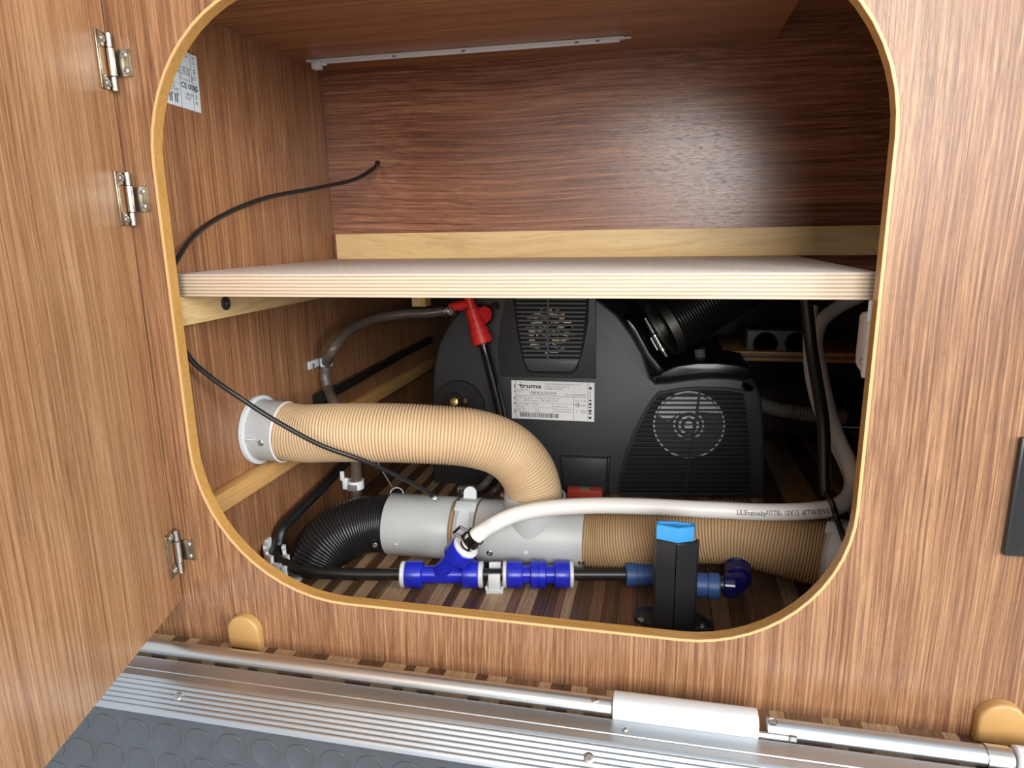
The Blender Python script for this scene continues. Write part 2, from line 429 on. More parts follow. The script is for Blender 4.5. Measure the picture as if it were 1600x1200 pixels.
out1 = [(340, 80, 'l'), (480, 95, 'd'), (600, 110, 'l'), (700, 115, 'm'), (780, 120, 'm'), (890, 135, 'l'), (1000, 145, 'd'), (1110, 160, 'm'), (1190, 170, 'l'), (1265, 180, 'd'), (1340, 190, 'l'), (1500, 210, 'm')]
B2 = [(PZ(180+x/5.333, 980+y/5.333).x, t) for x, y, t in out1]
for v0, t in ((250, 'd'), (310, 'l'), (440, 'd'), (540, 'l'), (630, 'd'), (670, 'l'), (725, 'd'), (795, 'l'), (925, 'd'), (970, 'l'), (1050, 'm'), (1130, 'm'), (1180, 'l'), (1235, 'd'), (1315, 'l'), (1385, 'm')):
    B2.append((PZ(400+v0/2.667, 900+(285+v0*.128)/2.667).x, t))
for v0, t in ((108, 'l'), (310, 'd'), (400, 'l'), (565, 'm'), (700, 'm'), (840, 'l'), (980, 'm'), (1120, 'l'), (1220, 'm'), (1450, 'l'), (1560, 'm')):
    B2.append((PZ(920+v0/4, 1060+(55+v0*.13)/4).x, t))
for v0, t in ((915, 'l'), (1075, 'm'), (1250, 'l'), (1320, 'd')):
    B2.append((PZ(1000+v0/2.667, 900+(490+v0*.125)/2.667).x, t))
B2.sort()
strips(B2, -.055, .008, -.80, .62)

# aluminium threshold with ribs, stud mat below it
prof = [(-.0355, -.006), (-.0355, .0035), (-.0368, .0042), (-.0380, .0036), (-.049, .0036), (-.0495, .0042), (-.0505, .0042), (-.051, .0036), (-.056, .0040), (-.059, .0044), (-.061, .0034)]
y = -.0615; z = .0028; nr = 6
for i in range(nr):
    for k in range(8):
        t = k/8; prof.append((y-.0030*(i+t), z-.0021*(i+t)+.0014*math.sin(math.pi*t)**.8*(1 if t > 0 else 0)))
prof += [(y-.0030*nr, z-.0021*nr), (y-.0030*nr-.0006, -.0115), (y-.0030*nr, -.0118), (-.06, -.0118), (-.05, -.006)]
thr = thing('threshold_profile', 'wide ribbed aluminium threshold profile along the floor edge', 'threshold', (0, -.05, -.0115))
G().prism(prof, Vector((-.80, 0, 0)), YV, ZV, XV, 1.42).build('profile', 'aluminium', thr, 28)
for q, zz in (((279, 1090), -.003), ((920, 1187), -.003)):
    screw(thr, PZ(*q, zz)+Vector((0, 0, .0012)), (0, -.57, .82), .0036, 'zinc')
screw(thr, PZ(977, 1140, .0036), (0, 0, 1), .0022, 'steel')
RY = -.0755
matb = G().box((-.80, RY, -.36), (.62, -.062, -.008)).build('floor_2', 'mat_grey', smooth=0)
struct(matb, 'grey rubber step covering with round raised studs below the threshold', 'floor')
sp_ = G().lathe([(0, .0118), (.00035, .0118), (.00060, .0115), (.0003, .0110), (.00025, .0001)], (0, 0, 0), (0, -1, 0), 40)
me_ = sp_.build('stud', 'mat_grey', matb, 50)
def stud_row(proto, z, skip=False):
    for i in range(22):
        if i == 0: s_ = proto
        else:
            s_ = proto.copy(); COL.objects.link(s_); s_.parent = matb
        s_.location = (-.3925-.0283*4+.0283*i, RY, z)
stud_row(me_, -.0338)
for j in (1, 2):
    c_ = me_.copy(); COL.objects.link(c_); c_.parent = matb; stud_row(c_, -.0338-.0268*j)
# the topmost row is cut off by the threshold
cut_ = [(.0118*math.sin(math.radians(a_)), -.0118*math.cos(math.radians(a_))) for a_ in range(-70, 71, 10)]
half = G().prism(cut_, Vector((0, -.0006, 0)), XV, ZV, YV, .0006, .0003, 1).build('stud', 'mat_grey', matb, 50)
stud_row(half, -.0070)

# ================================================================== door and hinges
HX, HY = -.3965, -.0035
ANG = math.atan2(-.1861, .0494)
door = thing('locker_door', 'open light brown wood-grain locker door swung out on the left', 'door', (HX, HY, .040))
door.rotation_euler = (0, 0, ANG)
bpy.context.view_layer.update()
DM = Matrix.Translation((HX, HY, 0)) @ Matrix.Rotation(ANG, 4, 'Z')
def door_part(g, name, mat, smooth=35, parent=door):
    o = g.build(name, mat, None, smooth); o.parent = parent
    if parent is door: o.location = (0, 0, -.040)
    return o
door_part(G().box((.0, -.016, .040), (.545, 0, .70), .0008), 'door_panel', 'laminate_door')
o = door_part(G().box((-.0012, -.0155, .0405), (.0002, -.0005, .6995), .0003), 'edge_band', 'edge_lip'); o['label'] = 'pale edge band along the hinge side'
def hinge(px, py, label):
    z = PY(px, py, -.004).z-.001
    h = thing('cabinet_hinge', label, 'hinge', (HX, HY, z-.018), 'door hinges')
    g = G().box((-.001, .0001, z-.0195), (.0155, .0014, z-.0098), .0003, DM); g.box((-.001, .0001, z+.0098), (.0155, .0014, z+.0195), .0003, DM)
    g.box((.0125, .0001, z-.0195), (.0160, .0014, z+.0195), .0003, DM)
    g.build('door_leaf', 'hinge_steel', h)
    k = G()
    for a, b in ((-.0195, -.0099), (-.0096, .0096), (.0099, .0195)):
        rr = .0026 if a > -.0196 and b < .0099 and b > 0 else .0019
        k.lathe([(a, rr-.0004), (a+.0003, rr), (b-.0003, rr), (b, rr-.0004)], (HX+.0042, HY-.0020, z), ZV, 16)
    k.build('knuckle', 'steel', h)
    G().box((HX+.0045, -.0014, z-.0092), (HX+.0165, -.0001, z+.0092), .0004).build('frame_leaf', 'hinge_steel', h)
    for dz in (-.0150, .0150):
        p = DM @ Vector((.0075, .0014, z+dz)); screw(h, p, DM.to_3x3() @ YV, .0027, 'steel')
    for dz in (-.0055, .0055): screw(h, Vector((HX+.0118, -.0014, z+dz)), (0, -1, 0), .0023, 'zinc')
    return h
hinge(186, 95, 'topmost steel hinge on the open door, beside the paper sticker')
hinge(212, 309, 'middle steel hinge on the open door, above the shelf level')
hinge(288, 860, 'lowest steel hinge on the open door, near the floor')

# ================================================================== shelf, cleats and rails
SZ0, SZ1, SY = .2990, .3165, .0215
shelf = thing('plywood_shelf', 'pale plywood shelf with layered front edge and grey top', 'shelf', (-.12, .17, SZ0))
G().box((-.3935, SY, SZ0), (.1395, YB-.001, SZ1-.0006), .0003).build('plywood_board', 'plywood_edge', shelf)
o = G().box((-.3935, SY+.0004, SZ1-.0006), (.1395, YB-.001, SZ1), .0002).build('top_cover', 'shelf_cover', shelf); o['label'] = 'greyish speckled top face'
bx = PY(525, 380, .315).x
tag(G().box((bx, .315, SZ1), (.48, YB-.0005, .3466), .0008).build('wooden_cleat', 'pine_x'), 'long pale pine strip standing on the back of the shelf', 'wood strip')
c2 = thing('wooden_cleat', 'short pale pine bearer under the left end of the shelf', 'wood strip', (XW, .15, .2755))
G().box((XW+.0002, .018, .2750), (-.380, .300, SZ0-.0002), .0006).build('bearer', 'pine_y', c2)
p = PX(352, 474, -.380)
s = G().lathe([(0, .0062), (.0012, .0060), (.002, .0048)], p, XV, 24).build('washer', 'handle_black', c2)
s2 = G().lathe([(.001, .0036), (.0032, .0033), (.0038, .0024), (.0030, .0018), (.0029, .0001)], p, XV, 20).build('screw', 'handle_black', c2)
tag(G().box((XW+.0002, .018, .100), (-.383, .330, .1185), .001).build('wooden_rail', 'batten'), 'ochre wooden rail low on the left wall below the grey flange', 'rail')
blk = thing('plywood_block', 'small striped plywood block end peeking out under the shelf', 'block', PY(666, 474, .345))
a = PY(644, 479, .330); b = PY(690, 466, .330)
for i in range(6):
    w = .0028; x0 = a.x+i*w
    G().box((x0, .330, a.z), (x0+w*.72, .352, SZ0+.012), .0002).build('ply', 'pine_x' if i < 4 else 'batten', blk)
    G().box((x0+w*.72, .331, a.z), (x0+w, .352, SZ0+.012), .0).build('ply', 'batten', blk)
# strip light rail in the top corner
A = PZ(474, 97, .5300); Bp = PZ(975, 60, .5300)
rail = thing('mounting_rail', 'slim white metal rail along the top back corner', 'rail', ((A.x+Bp.x)/2, .275, .529))
G().box((A.x+.004, .268, .5300), (Bp.x, .2775, .5318), .0004).build('flange', 'white_plastic', rail)
G().box((A.x+.012, .2682, .5265), (Bp.x-.004, .2698, .5303), .0003).build('web', 'white_plastic', rail)
g = G().box((A.x+.010, .266, .5215), (A.x+.020, .276, .5303), .002); g.box((A.x+.020, .268, .5250), (A.x+.027, .272, .5303), .001); g.build('end_bracket', 'white_plastic', rail)
for t in (.30, .52, .86, .92):
    x = A.x+(Bp.x-A.x)*t; G().box((x, .2676, .5278), (x+.004, .2684, .5296), 0).build('slot', 'ink_grey', rail)
G().box((Bp.x-.002, .270, .5296), (Bp.x+.007, .273, .5312), .0003).build('end_tongue', 'white_plastic', rail)
# sticker on the left wall
def sticker(name, label, origin, ex, ey, w, h, mat):
    """flat label; returns root plus a function drawing in label coordinates (0..w, 0..h) from bottom left"""
    ex = ex.normalized(); ey = ey.normalized(); n = ex.cross(ey)
    root = thing(name, label, 'sticker', origin)
    M = Matrix((ex, ey, n)).transposed().to_4x4(); M.translation = origin
    G().box((0, 0, 0), (w, h, .0002), 0, M).build('paper', mat, root, 0)
    return root, M
def rect(g, M, x0, y0, x1, y1, z=.00026): g.add([(x0, y0, z), (x1, y0, z), (x1, y1, z), (x0, y1, z)], [(0, 1, 2, 3)], M)
def put_text(g, M, body, x, y, size, bold=False, z=.00026, space=1.0, width=None):
    v, f = text_geo(body, size, bold, space)
    if not v: return
    k = 1.0
    if width: k = width/max(1e-6, max(p[0] for p in v))
    g.add([(x+p[0]*k, y+p[1], z) for p in v], f, M)
tl = PX(300, 86, XW); br = PX(314, 177, XW); tr = tl
# right-hand edge runs from (300,86) to (314,177) in the picture
o0 = Vector((XW+.0002, br.y, br.z)); hgt = tl.z-br.z
W_ = .075
ang = math.radians(-2.0)
ex = Vector((0, math.cos(ang), math.sin(ang))); ey = Vector((0, -math.sin(ang), math.cos(ang)))
root, M = sticker('paper_sticker', 'white printed paper sticker on the left wall, partly behind the opening edge', o0-ex*W_, ex, ey, W_, hgt, 'paper_blue')
g = G(); H = hgt
rect(g, M, W_-.0090, 0, W_-.0086, H); rect(g, M, .004, H*.60, W_-.0088, H*.608); rect(g, M, .004, H*.72, W_-.0088, H*.724)
rect(g, M, W_-.0245, 0, W_-.0241, H*.60); rect(g, M, .004, H*.40, W_-.0243, H*.406); rect(g, M, W_-.0243, H*.50, W_-.0088, H*.505)
for i in range(16):
    if i % 3 != 1: rect(g, M, .012+i*.0022, H*.06, .012+i*.0022+.0012, H*.20)
put_text(g, M, 'CE 0085', W_-.0235, H*.36, .0062, True); put_text(g, M, '10R-04', W_-.0190, H*.24, .0036); put_text(g, M, '5367', W_-.0190, H*.17, .0036)
put_text(g, M, '[ ___ ] A', W_-.0230, H*.525, .0045)
for i in range(3): put_text(g, M, ('Werte nom.  Q', 'Heizleistung 2 kW', 'Heizleistung 4 kW')[i], W_-.058, H*(.33-.075*i), .0042)
for i in range(2): put_text(g, M, 'I3 B/P 30 mbar  I3P 30/37 mbar  FR GB', .010, H*(.675-.055*i), .0034)
put_text(g, M, 'KG', W_-.019, H*.90, .0050)
g.build('printing', 'ink', root, 0)
gv = G(); Mv = M @ Matrix.Translation((W_-.0035, .006, 0)) @ Matrix.Rotation(math.pi/2, 4, 'Z'); put_text(gv, Mv, 'B 44 020 - 10 84 - C E 0', 0, 0, .0042); gv.build('side_printing', 'ink', root, 0)

# ================================================================== cables, ducts
# sensor cable: out of the back wall, round the left edge, down to the grey sleeve
cp = [PY(591, 254, YB+.004), PY(585, 262, YB-.012), PY(560, 278, .290), PY(500, 293, .235), PY(420, 308, .17), PY(370, 326, .13), PY(330, 347, .09), PY(300, 372, .055), PY(279, 402, .025),
      Vector((-.3815, .0140, .318)), Vector((-.3830, .0132, .300)), Vector((-.3840, .0132, .280)), PY(294, 556, .024), PY(330, 590, .042), PY(380, 625, .060), PY(430, 657, .070), PY(500, 695, .085), PY(560, 717, .105), PY(620, 743, .135), PY(660, 764, .160), PY(678, 776, .170)]
cab = thing('sensor_cable', 'thin black cable from the back wall hanging across the beige duct', 'cable', cp[-1])
G().tube(spline(cp, .004), .0022, 10).build('sheath', 'cable_black', cab, 60)
d = (cp[-1]-cp[-2]).normalized()
G().lathe([(-.006, .0026), (.001, .0030), (.0025, .0030), (.003, .0020)], cp[-1], d, 16).build('ferrule', 'black_rubber', cab)
screw(cab, cp[-1]+d*.001+Vector((0.001, -.003, .0005)), (.3, -.8, .5), .0030, 'zinc')
o = G().lathe([(0, .0034), (.0004, .0034)], PY(590, 255, YB-.0002), (0, -1, 0), 16); tag(o.build('cable_hole', 'void_black'), 'tiny dark drilled hole in the back wall where the cable leaves', 'hole')

DUCT_R = .0292
fl = Vector((XW, .130, .1540))
pc = [Vector((XW+.022, .1305, .1545)), PY(470, 677, .131), PY(520, 676, .132), PY(600, 676, .136), PY(680, 679, .146), PY(735, 684, .158), PY(780, 697, .172), PY(805, 714, .181), PY(825, 740, .186), PY(834, 770, .188), PY(836, 800, .188)]
fd = (pc[1]-fl).normalized()
flange = thing('duct_flange', 'grey round plastic wall flange at the left end of the beige duct', 'flange', fl)
G().lathe([(.0002, .026), (.0002, .0345), (.0012, .0352), (.0048, .0350), (.0056, .0338), (.0056, .0312), (.0040, .0305)], fl, XV, 56, cap=False).build('rim', 'grey_plastic_pale', flange)
G().lathe([(.0005, .0290), (.0005, .0308), (.0300, .0306), (.0310, .0298), (.0300, .0288)], fl, fd, 56, cap=False).build('collar', 'grey_plastic', flange)
G().lathe([(.0297, .0308), (.0304, .0311), (.0312, .0308), (.0312, .0296)], fl, fd, 56, cap=False).build('collar_edge', 'paper_white', flange)
p = fl+Vector((.0, -.0312, .0000)); G().box((p.x+.001, p.y-.003, p.z-.0008), (p.x+.016, p.y+.002, p.z+.0008), .0004).build('rib', 'grey_plastic_pale', flange)
u = Vector((0, -math.cos(.10), -math.sin(.10))); screw(flange, fl+fd*.021+u*.0306, u, .0032, 'steel')
tag(corrugated(pc, DUCT_R, .0030, .0018).build('air_duct', 'duct_beige', smooth=50), 'upper beige ribbed air duct bending down into the grey tee', 'duct')

TZ = .0350
TA = PZ(615, 818, TZ); TB = PZ(914, 840, TZ); TU = (TB-TA).normalized()
def tx(px): return TA+TU*((TB-TA).length*(px-615)/(914-615))
def along(a): return (a-TA).dot(TU)
SR = .0335
sl = thing('duct_sleeve', 'plain grey plastic sleeve joining the black duct on its right end', 'sleeve', tx(666)-ZV*SR)
L0, L1 = along(tx(612)), along(tx(716))
G().lathe([(L0, SR-.0022), (L0, SR-.0002), (L0+.0006, SR), (L1-.0006, SR), (L1, SR-.0003), (L1, SR-.003)], TA, TU, 64, cap=False).build('tube', 'grey_plastic', sl)
side = TU.cross(ZV).normalized(); side = side if side.y < 0 else -side
def on_pipe(px, deg, r=SR):
    a = math.radians(deg); return tx(px)+(side*math.cos(a)+ZV*math.sin(a))*r, side*math.cos(a)+ZV*math.sin(a)
p, n = on_pipe(636, -14); screw(sl, p, n, .0016, 'grey_plastic_pale', 'rivet', .0016)
g = G()
v, f = text_geo('scoop', .009)
base, nn = on_pipe(674, 12); up = nn.cross(TU); up = up if up.z > 0 else -up
M = Matrix((up*-1, TU, nn)).transposed().to_4x4(); M.translation = on_pipe(672, 16)[0]+nn*.0002
# tee piece
L2, L3 = along(tx(757)), along(tx(914))
tee = thing('duct_tee', 'grey plastic tee piece with the beige duct entering from above', 'duct fitting', tx(835)-ZV*SR)
G().lathe([(L2, SR-.0022), (L2, SR-.0002), (L2+.0006, SR), (L3-.0006, SR), (L3, SR-.0003), (L3, SR-.003)], TA, TU, 64, cap=False).build('tube', 'grey_plastic', tee)
bc = pc[-1].copy(); bo = tx(836)
bd = (PY(836, 772, .1885)-bo).normalized()
G().lathe([(.0, SR*.965), (.0445, SR*.965), (.0455, SR*.955), (.0455, SR*.88)], bo, bd, 64, cap=False).build('branch', 'grey_plastic', tee)
for px, dg in ((780, -16), (913, -22)):
    p, n = on_pipe(px, dg); screw(tee, p, n, .0034, 'steel')
p, n = on_pipe(834, -8); G().lathe([(0, .0026), (.0004, .0026), (.0004, .0021), (.0002, .002), (.0002, .0001)], p, n, 18).build('moulded_mark', 'grey_plastic_pale', tee)
p, n = on_pipe(790, -11); 
screw(tee, PY(785, 773, .19), (-.8, -.5, .2), .0030, 'steel')
# embossed lettering on the tee and the sleeve
def emboss(parent, txt, px, deg, size, vertical=False):
    v, f = text_geo(txt, size)
    g = G(); vv = []
    for x, y, z in v:
        if vertical: s_, t_ = -y, x
        else: s_, t_ = x, y
        a = math.radians(deg)+t_/SR
        c_ = tx(px)+TU*s_; vv.append(c_+(side*math.cos(a)+ZV*math.sin(a))*(SR+.00012))
    g.add(vv, f); return g.build('embossing', 'print_grey', parent, 0)
emboss(sl, 'SCOOP', 676, -16, .0055, True)
emboss(tee, 'SHUT-O', 798, -13, .0050); emboss(tee, 'A/MAX S', 846, -13, .0050)

# short piece of duct and its saddle clip between sleeve and tee
seg = [tx(704), tx(720), tx(740), tx(768)]
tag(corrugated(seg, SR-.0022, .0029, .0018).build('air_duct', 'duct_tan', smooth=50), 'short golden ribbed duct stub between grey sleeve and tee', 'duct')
def saddle(px0, px1, label, ctr, axis, r, tabtop=True):
    axis = axis.normalized(); s_ = axis.cross(ZV).normalized(); s_ = s_ if s_.y < 0 else -s_
    w = .0105
    t = thing('duct_clip', label, 'clip', ctr-ZV*r, 'grey saddle clips on the ducts')
    G().lathe([(-w, r), (-w, r+.0012), (-w+.0006, r+.0017), (w-.0006, r+.0017), (w, r+.0012), (w, r)], ctr, axis, 60, cap=False).build('strap', 'grey_plastic', t)
    # raised tongue following the strap at the front
    g = G(); n = 22; v = []; f = []
    for i in range(n+1):
        a = math.radians(62-112*i/n); hw = .0062*(1 if i > 3 else math.sqrt(max(0.02, 1-((4-i)/4)**2)))
        for k in (-1, 1):
            for rr in (r+.0012, r+.0032): v.append(ctr+(s_*math.cos(a)+ZV*math.sin(a))*rr+axis*k*hw)
    for i in range(n):
        b = i*4
        f += [(b+1, b+3, b+7, b+5), (b, b+1, b+5, b+4), (b+2, b+6, b+7, b+3)]
    f += [(0, 2, 3, 1), (n*4, n*4+1, n*4+3, n*4+2)]
    g.add(v, f).build('tongue', 'grey_plastic_pale', t)
    # bridge on top and the rounded tab behind it
    up = (s_*.42+ZV*.9).normalized(); o = ctr+up*(r+.003); fwd = axis; q = up.cross(axis).normalized()
    Mx = Matrix((axis, q, up)).transposed().to_4x4(); Mx.translation = o
    G().box((-.0112, -.0062, -.0022), (.0112, .0062, .0016), .0008, Mx).build('bridge', 'grey_plastic_pale', t)
    poly = [(.0070*math.cos(math.pi*i/16), .0068+.0070*math.sin(math.pi*i/16)) for i in range(17)]+[(-.0070, -.004), (.0070, -.004)]
    back = -s_
    if tabtop: G().prism(poly, ctr+ZV*(r+.0005)+back*.002, axis, (ZV*.95+back*.2).normalized(), back, .0022, .0005).build('tab', 'grey_plastic_pale', t)
    return t
saddle(0, 0, 'grey saddle clip strapped round the duct between sleeve and tee', tx(739), TU, SR-.0010)

# lower right duct and the end clip
lc = [tx(905), tx(935), PY(1000, 841, .186)+ZV*.001, PY(1080, 831, .182), PY(1150, 833, .176), PY(1220, 848, .168), PY(1286, 864, .160), PY(1330, 875, .152)]
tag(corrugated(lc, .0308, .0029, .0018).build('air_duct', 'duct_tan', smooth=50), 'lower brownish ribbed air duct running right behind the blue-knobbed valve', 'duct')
saddle(0, 0, 'grey saddle clip at the far right end of the lower duct', PY(1310, 868, .156), (lc[-1]-lc[-2]), .0312, False)

# black duct bending down through the floor
bcx = [tx(650), tx(615), Vector((-.303, .182, .0345)), Vector((-.328, .170, .029)), Vector((-.346, .157, .016)), Vector((-.354, .150, .0)), Vector((-.356, .148, -.022))]
bdct = thing('air_duct', 'glossy black ribbed air duct curving down into the floor', 'duct', bcx[-2])
corrugated(bcx, .0312, .0029, .0012).build('hose', 'duct_black', bdct, 50)
dirb = (bcx[3]-bcx[2]); p = PY(586, 852, .183-.0302); screw(bdct, p, (0, -.95, -.25), .0034, 'steel')
G().tube([PY(620+10*math.cos(t), 771-9*math.sin(t), .178) for t in [math.pi*i/12 for i in range(13)]], .0006, 6).build('tie_end', 'grey_plastic', bdct)

# ================================================================== water pipework on the floor
AZ = .0150
PA = PZ(600, 897.5, AZ); PB = PZ(975, 897.5, AZ); PU = (PB-PA).normalized()
def ax(px):
    # point on the pipe axis seen in picture column px
    lo, hi = -.3, .6
    for _ in range(50):
        m = (lo+hi)/2; q = PA+PU*m-CAM
        x = 800+FPX*q.dot(RT)/q.dot(FW)
        if x < px: lo = m
        else: hi = m
    return PA+PU*lo
def ad(px): return (ax(px)-PA).dot(PU)
bk = [PX(600, 672, -.383), PX(545, 718, -.384), PX(500, 765, -.385), PX(462, 803, -.385), PX(440, 829, -.385),
      Vector((-.3857, .1285, .0240)), Vector((-.3800, .1133, .0215)), Vector((-.366, .1073, .0185)), PZ(475, 893, .0170), PZ(520, 896, .0160), ax(560), ax(620), ax(636)]
tag(G().tube(spline(bk, .004), .0060, 16).build('water_pipe', 'black_rubber', smooth=60), 'matt black water pipe turning the left floor corner into the blue Y fitting', 'pipe')
tag(G().tube(spline([ax(744), ax(760), ax(796)], .004), .0058, 16).build('water_pipe', 'black_rubber', smooth=60), 'short black water pipe held by the white clip between two blue fittings', 'pipe')
tag(G().tube(spline([ax(888), ax(930), ax(982)], .004), .0060, 16).build('water_pipe', 'black_rubber', smooth=60), 'black water pipe between the straight blue coupling and the valve', 'pipe')

def coll(px0, px1, r, step=True):
    a, b = ad(px0), ad(px1)
    return [(a, r-.0012), (a+.0006, r-.0002), (a+.0014, r), (b-.0014, r), (b-.0006, r-.0003), (b, r-.0012)]
CR = .0134
yf = thing('pipe_fitting', 'bright blue plastic Y fitting with the white hose leaving its branch', 'pipe fitting', ax(690)-ZV*CR)
G().lathe([(ad(656), .0088), (ad(728), .0088)], PA, PU, 32).build('body', 'blue_plastic', yf)
for a, b, w0, w1 in ((634, 661, 627, 634), (723, 748, 748, 755)):
    c_ = G().lathe(coll(a, b, CR), PA, PU, 40).build('collar', 'blue_plastic', yf)
    for k in range(2):
        q = ax((a+b)/2+(-3 if k else 3)); s_ = side*math.cos(.25)+ZV*math.sin(.25)
        Mx = Matrix((PU, s_.cross(PU), s_)).transposed().to_4x4(); Mx.translation = q+s_*CR
        G().box((-.0013, -.0006, -.0003), (.0013, .0006, .0002), 0, Mx).build('slot', 'ink', c_)
    G().lathe([(ad(w0), .0098), (ad(w0), .0124), (ad(w0)+.0008, .0130), (ad(w1)-.0006, .0130), (ad(w1), .0122), (ad(w1), .0098)], PA, PU, 40).build('release_ring', 'white_plastic', yf)
b0 = ax(684); b1 = PY(729, 852, b0.y-.006); BU = (b1-b0).normalized(); BL = (b1-b0).length
G().lathe([(0, .0082), (BL-.010, .0084)], b0, BU, 32).build('branch', 'blue_plastic', yf)
G().lathe([(BL-.0195, .0110), (BL-.0190, .0132), (BL-.0180, .0138), (BL-.0035, .0138), (BL-.0028, .0128)], b0, BU, 40).build('collar', 'blue_plastic', yf)
G().lathe([(BL-.003, .0120), (BL-.0026, .0132), (BL-.0004, .0132), (BL, .0124), (BL, .0075), (BL-.001, .0072)], b0, BU, 40).build('release_ring', 'white_plastic', yf)
G().lathe([(BL-.006, .0066), (BL+.012, .0066)], b0, BU, 28).build('spigot', 'black_rubber', yf)
cf = thing('pipe_fitting', 'straight blue coupling with three collars between white clip and valve', 'pipe fitting', ax(842)-ZV*CR)
G().lathe([(ad(808), .0092), (ad(878), .0092)], PA, PU, 32).build('body', 'blue_plastic', cf)
for a, b, r in ((792, 817, CR), (866, 890, CR)): G().lathe(coll(a, b, r), PA, PU, 40).build('collar', 'blue_plastic', cf)
a, b = ad(829), ad(853); m = (a+b)/2
G().lathe([(a, CR-.001), (a+.0008, CR+.0003), (m-.0010, CR+.0005), (m-.0006, CR-.0008), (m+.0006, CR-.0008), (m+.0010, CR+.0005), (b-.0008, CR+.0003), (b, CR-.001)], PA, PU, 40).build('middle_ring', 'blue_plastic', cf)
for w0, w1 in ((786, 792), (890, 896)):
    G().lathe([(ad(w0), .0098), (ad(w0), .0124), (ad(w0)+.0008, .0131), (ad(w1)-.0006, .0131), (ad(w1), .0122), (ad(w1), .0098)], PA, PU, 40).build('release_ring', 'white_plastic', cf)
# white pipe clip on the floor
wc = thing('pipe_clip', 'small white plastic clip gripping the black pipe between the blue fittings', 'clip', Vector((ax(773).x, ax(773).y, 0)))
q = ax(773); Mx = Matrix((PU, ZV.cross(PU), ZV)).transposed().to_4x4(); Mx.translation = Vector((q.x, q.y, 0))
G().box((-.0085, -.0118, 0), (.0085, .0100, .0045), .0008, Mx).build('foot', 'clip_white', wc)
G().box((-.0060, -.0104, .004), (.0060, -.0066, .0200), .0012, Mx).build('jaw', 'clip_white', wc)
G().box((-.0060, .0066, .004), (.0060, .0104, .0240), .0012, Mx).build('jaw', 'clip_white', wc)
for s_ in (-1, 1): G().box((s_*.0078-.0012, -.0108, .004), (s_*.0078+.0012, -.0090, .0075), .0004, Mx).build('rib', 'clip_white', wc)
# white corner guide
cc = Vector((-.3655, .1275, 0)); RG = .0200
cg = thing('pipe_corner_guide', 'white plastic comb guide bending the black pipe round the left corner', 'clip', cc+Vector((-.02, -.02, 0)))
def arc_block(r0, r1, a0, a1, z0, z1, n=6):
    v = []; f = []
    for i in range(n+1):
        a = math.radians(a0+(a1-a0)*i/n)
        for r in (r0, r1):
            for z in (z0, z1): v.append(cc+Vector((math.cos(a)*r, math.sin(a)*r, z)))
    for i in range(n):
        b = i*4; f += [(b, b+4, b+5, b+1), (b+2, b+3, b+7, b+6), (b+1, b+5, b+7, b+3), (b, b+2, b+6, b+4)]
    f += [(0, 1, 3, 2), (n*4, n*4+2, n*4+3, n*4+1)]
    return G().add(v, f)
arc_block(RG-.010, RG+.0105, 176, 276, 0.0003, .0045, 14).build('base', 'clip_white', cg)
for a0, a1, z in ((176, 192, .036), (196, 212, .034), (216, 234, .032), (238, 252, .030), (256, 272, .023)):
    arc_block(RG+.0070, RG+.0105, a0, a1, .003, z, 4).build('outer_finger', 'clip_white', cg)
for a0, a1, z in ((182, 206, .030), (212, 236, .028), (244, 268, .024)):
    arc_block(RG-.0105, RG-.0072, a0, a1, .003, z, 4).build('inner_finger', 'clip_white', cg)
g = G().box((cc.x+.004, cc.y-RG-.014, .0003), (cc.x+.016, cc.y-RG+.004, .006), .001); g.build('end_foot', 'clip_white', cg)
G().box((cc.x+.002, cc.y-RG-.0112, .003), (cc.x+.008, cc.y-RG-.0078, .022), .0012).build('outer_finger', 'clip_white', cg)

# white hose with print
hp = [b0+BU*(BL+.0045), PY(744, 837, b0.y-.011), PY(768, 821, .130), PY(800, 806, .140), PY(850, 795, .147), PY(930, 790, .151), PY(1000, 791, .152), PY(1100, 796, .153), PY(1200, 800, .153), PY(1270, 798, .155), PY(1306, 792, .164),
      PY(1328, 778, .185), PY(1335, 757, .210), PY(1326, 722, .235), PY(1311, 690, .255), PY(1298, 655, .27), PY(1288, 615, .29), PY(1279, 570, .31), PY(1274, 535, .33), PY(1283, 503, .35), PY(1308, 481, .37), PY(1345, 462, .39)]
hs = spline(hp, .003); HR = .0078
hose = thing('water_hose', 'white water hose with black print arching across the ducts', 'hose', hp[6]-ZV*HR)
G().tube(hs, HR, 24).build('tube', 'white_hose', hose, 60)
# printed text wrapped on the hose
i0 = min(range(len(hs)), key=lambda i: (hs[i]-PY(1150, 799, .153)).length)
v, f = text_geo('LILIEnativebyFITT®- 10X15 -KTW/DVGW', .0070, space=1.02)
vv = []
for x, y, z in v:
    s_ = x*.66/.003; k = min(int(s_), len(hs)-i0-3); fr = s_-k
    c_ = hs[i0+k].lerp(hs[i0+k+1], fr); T = (hs[i0+k+1]-hs[i0+k]).normalized()
    sd = T.cross(ZV).normalized(); sd = sd if sd.y < 0 else -sd
    a = math.radians(-2)+y/HR*.95; up = sd.cross(T); up = up if up.z > 0 else -up
    vv.append(c_+(sd*math.cos(a)+up*math.sin(a))*(HR+.0005))
G().add(vv, f).build('printing', 'ink', hose, 0)
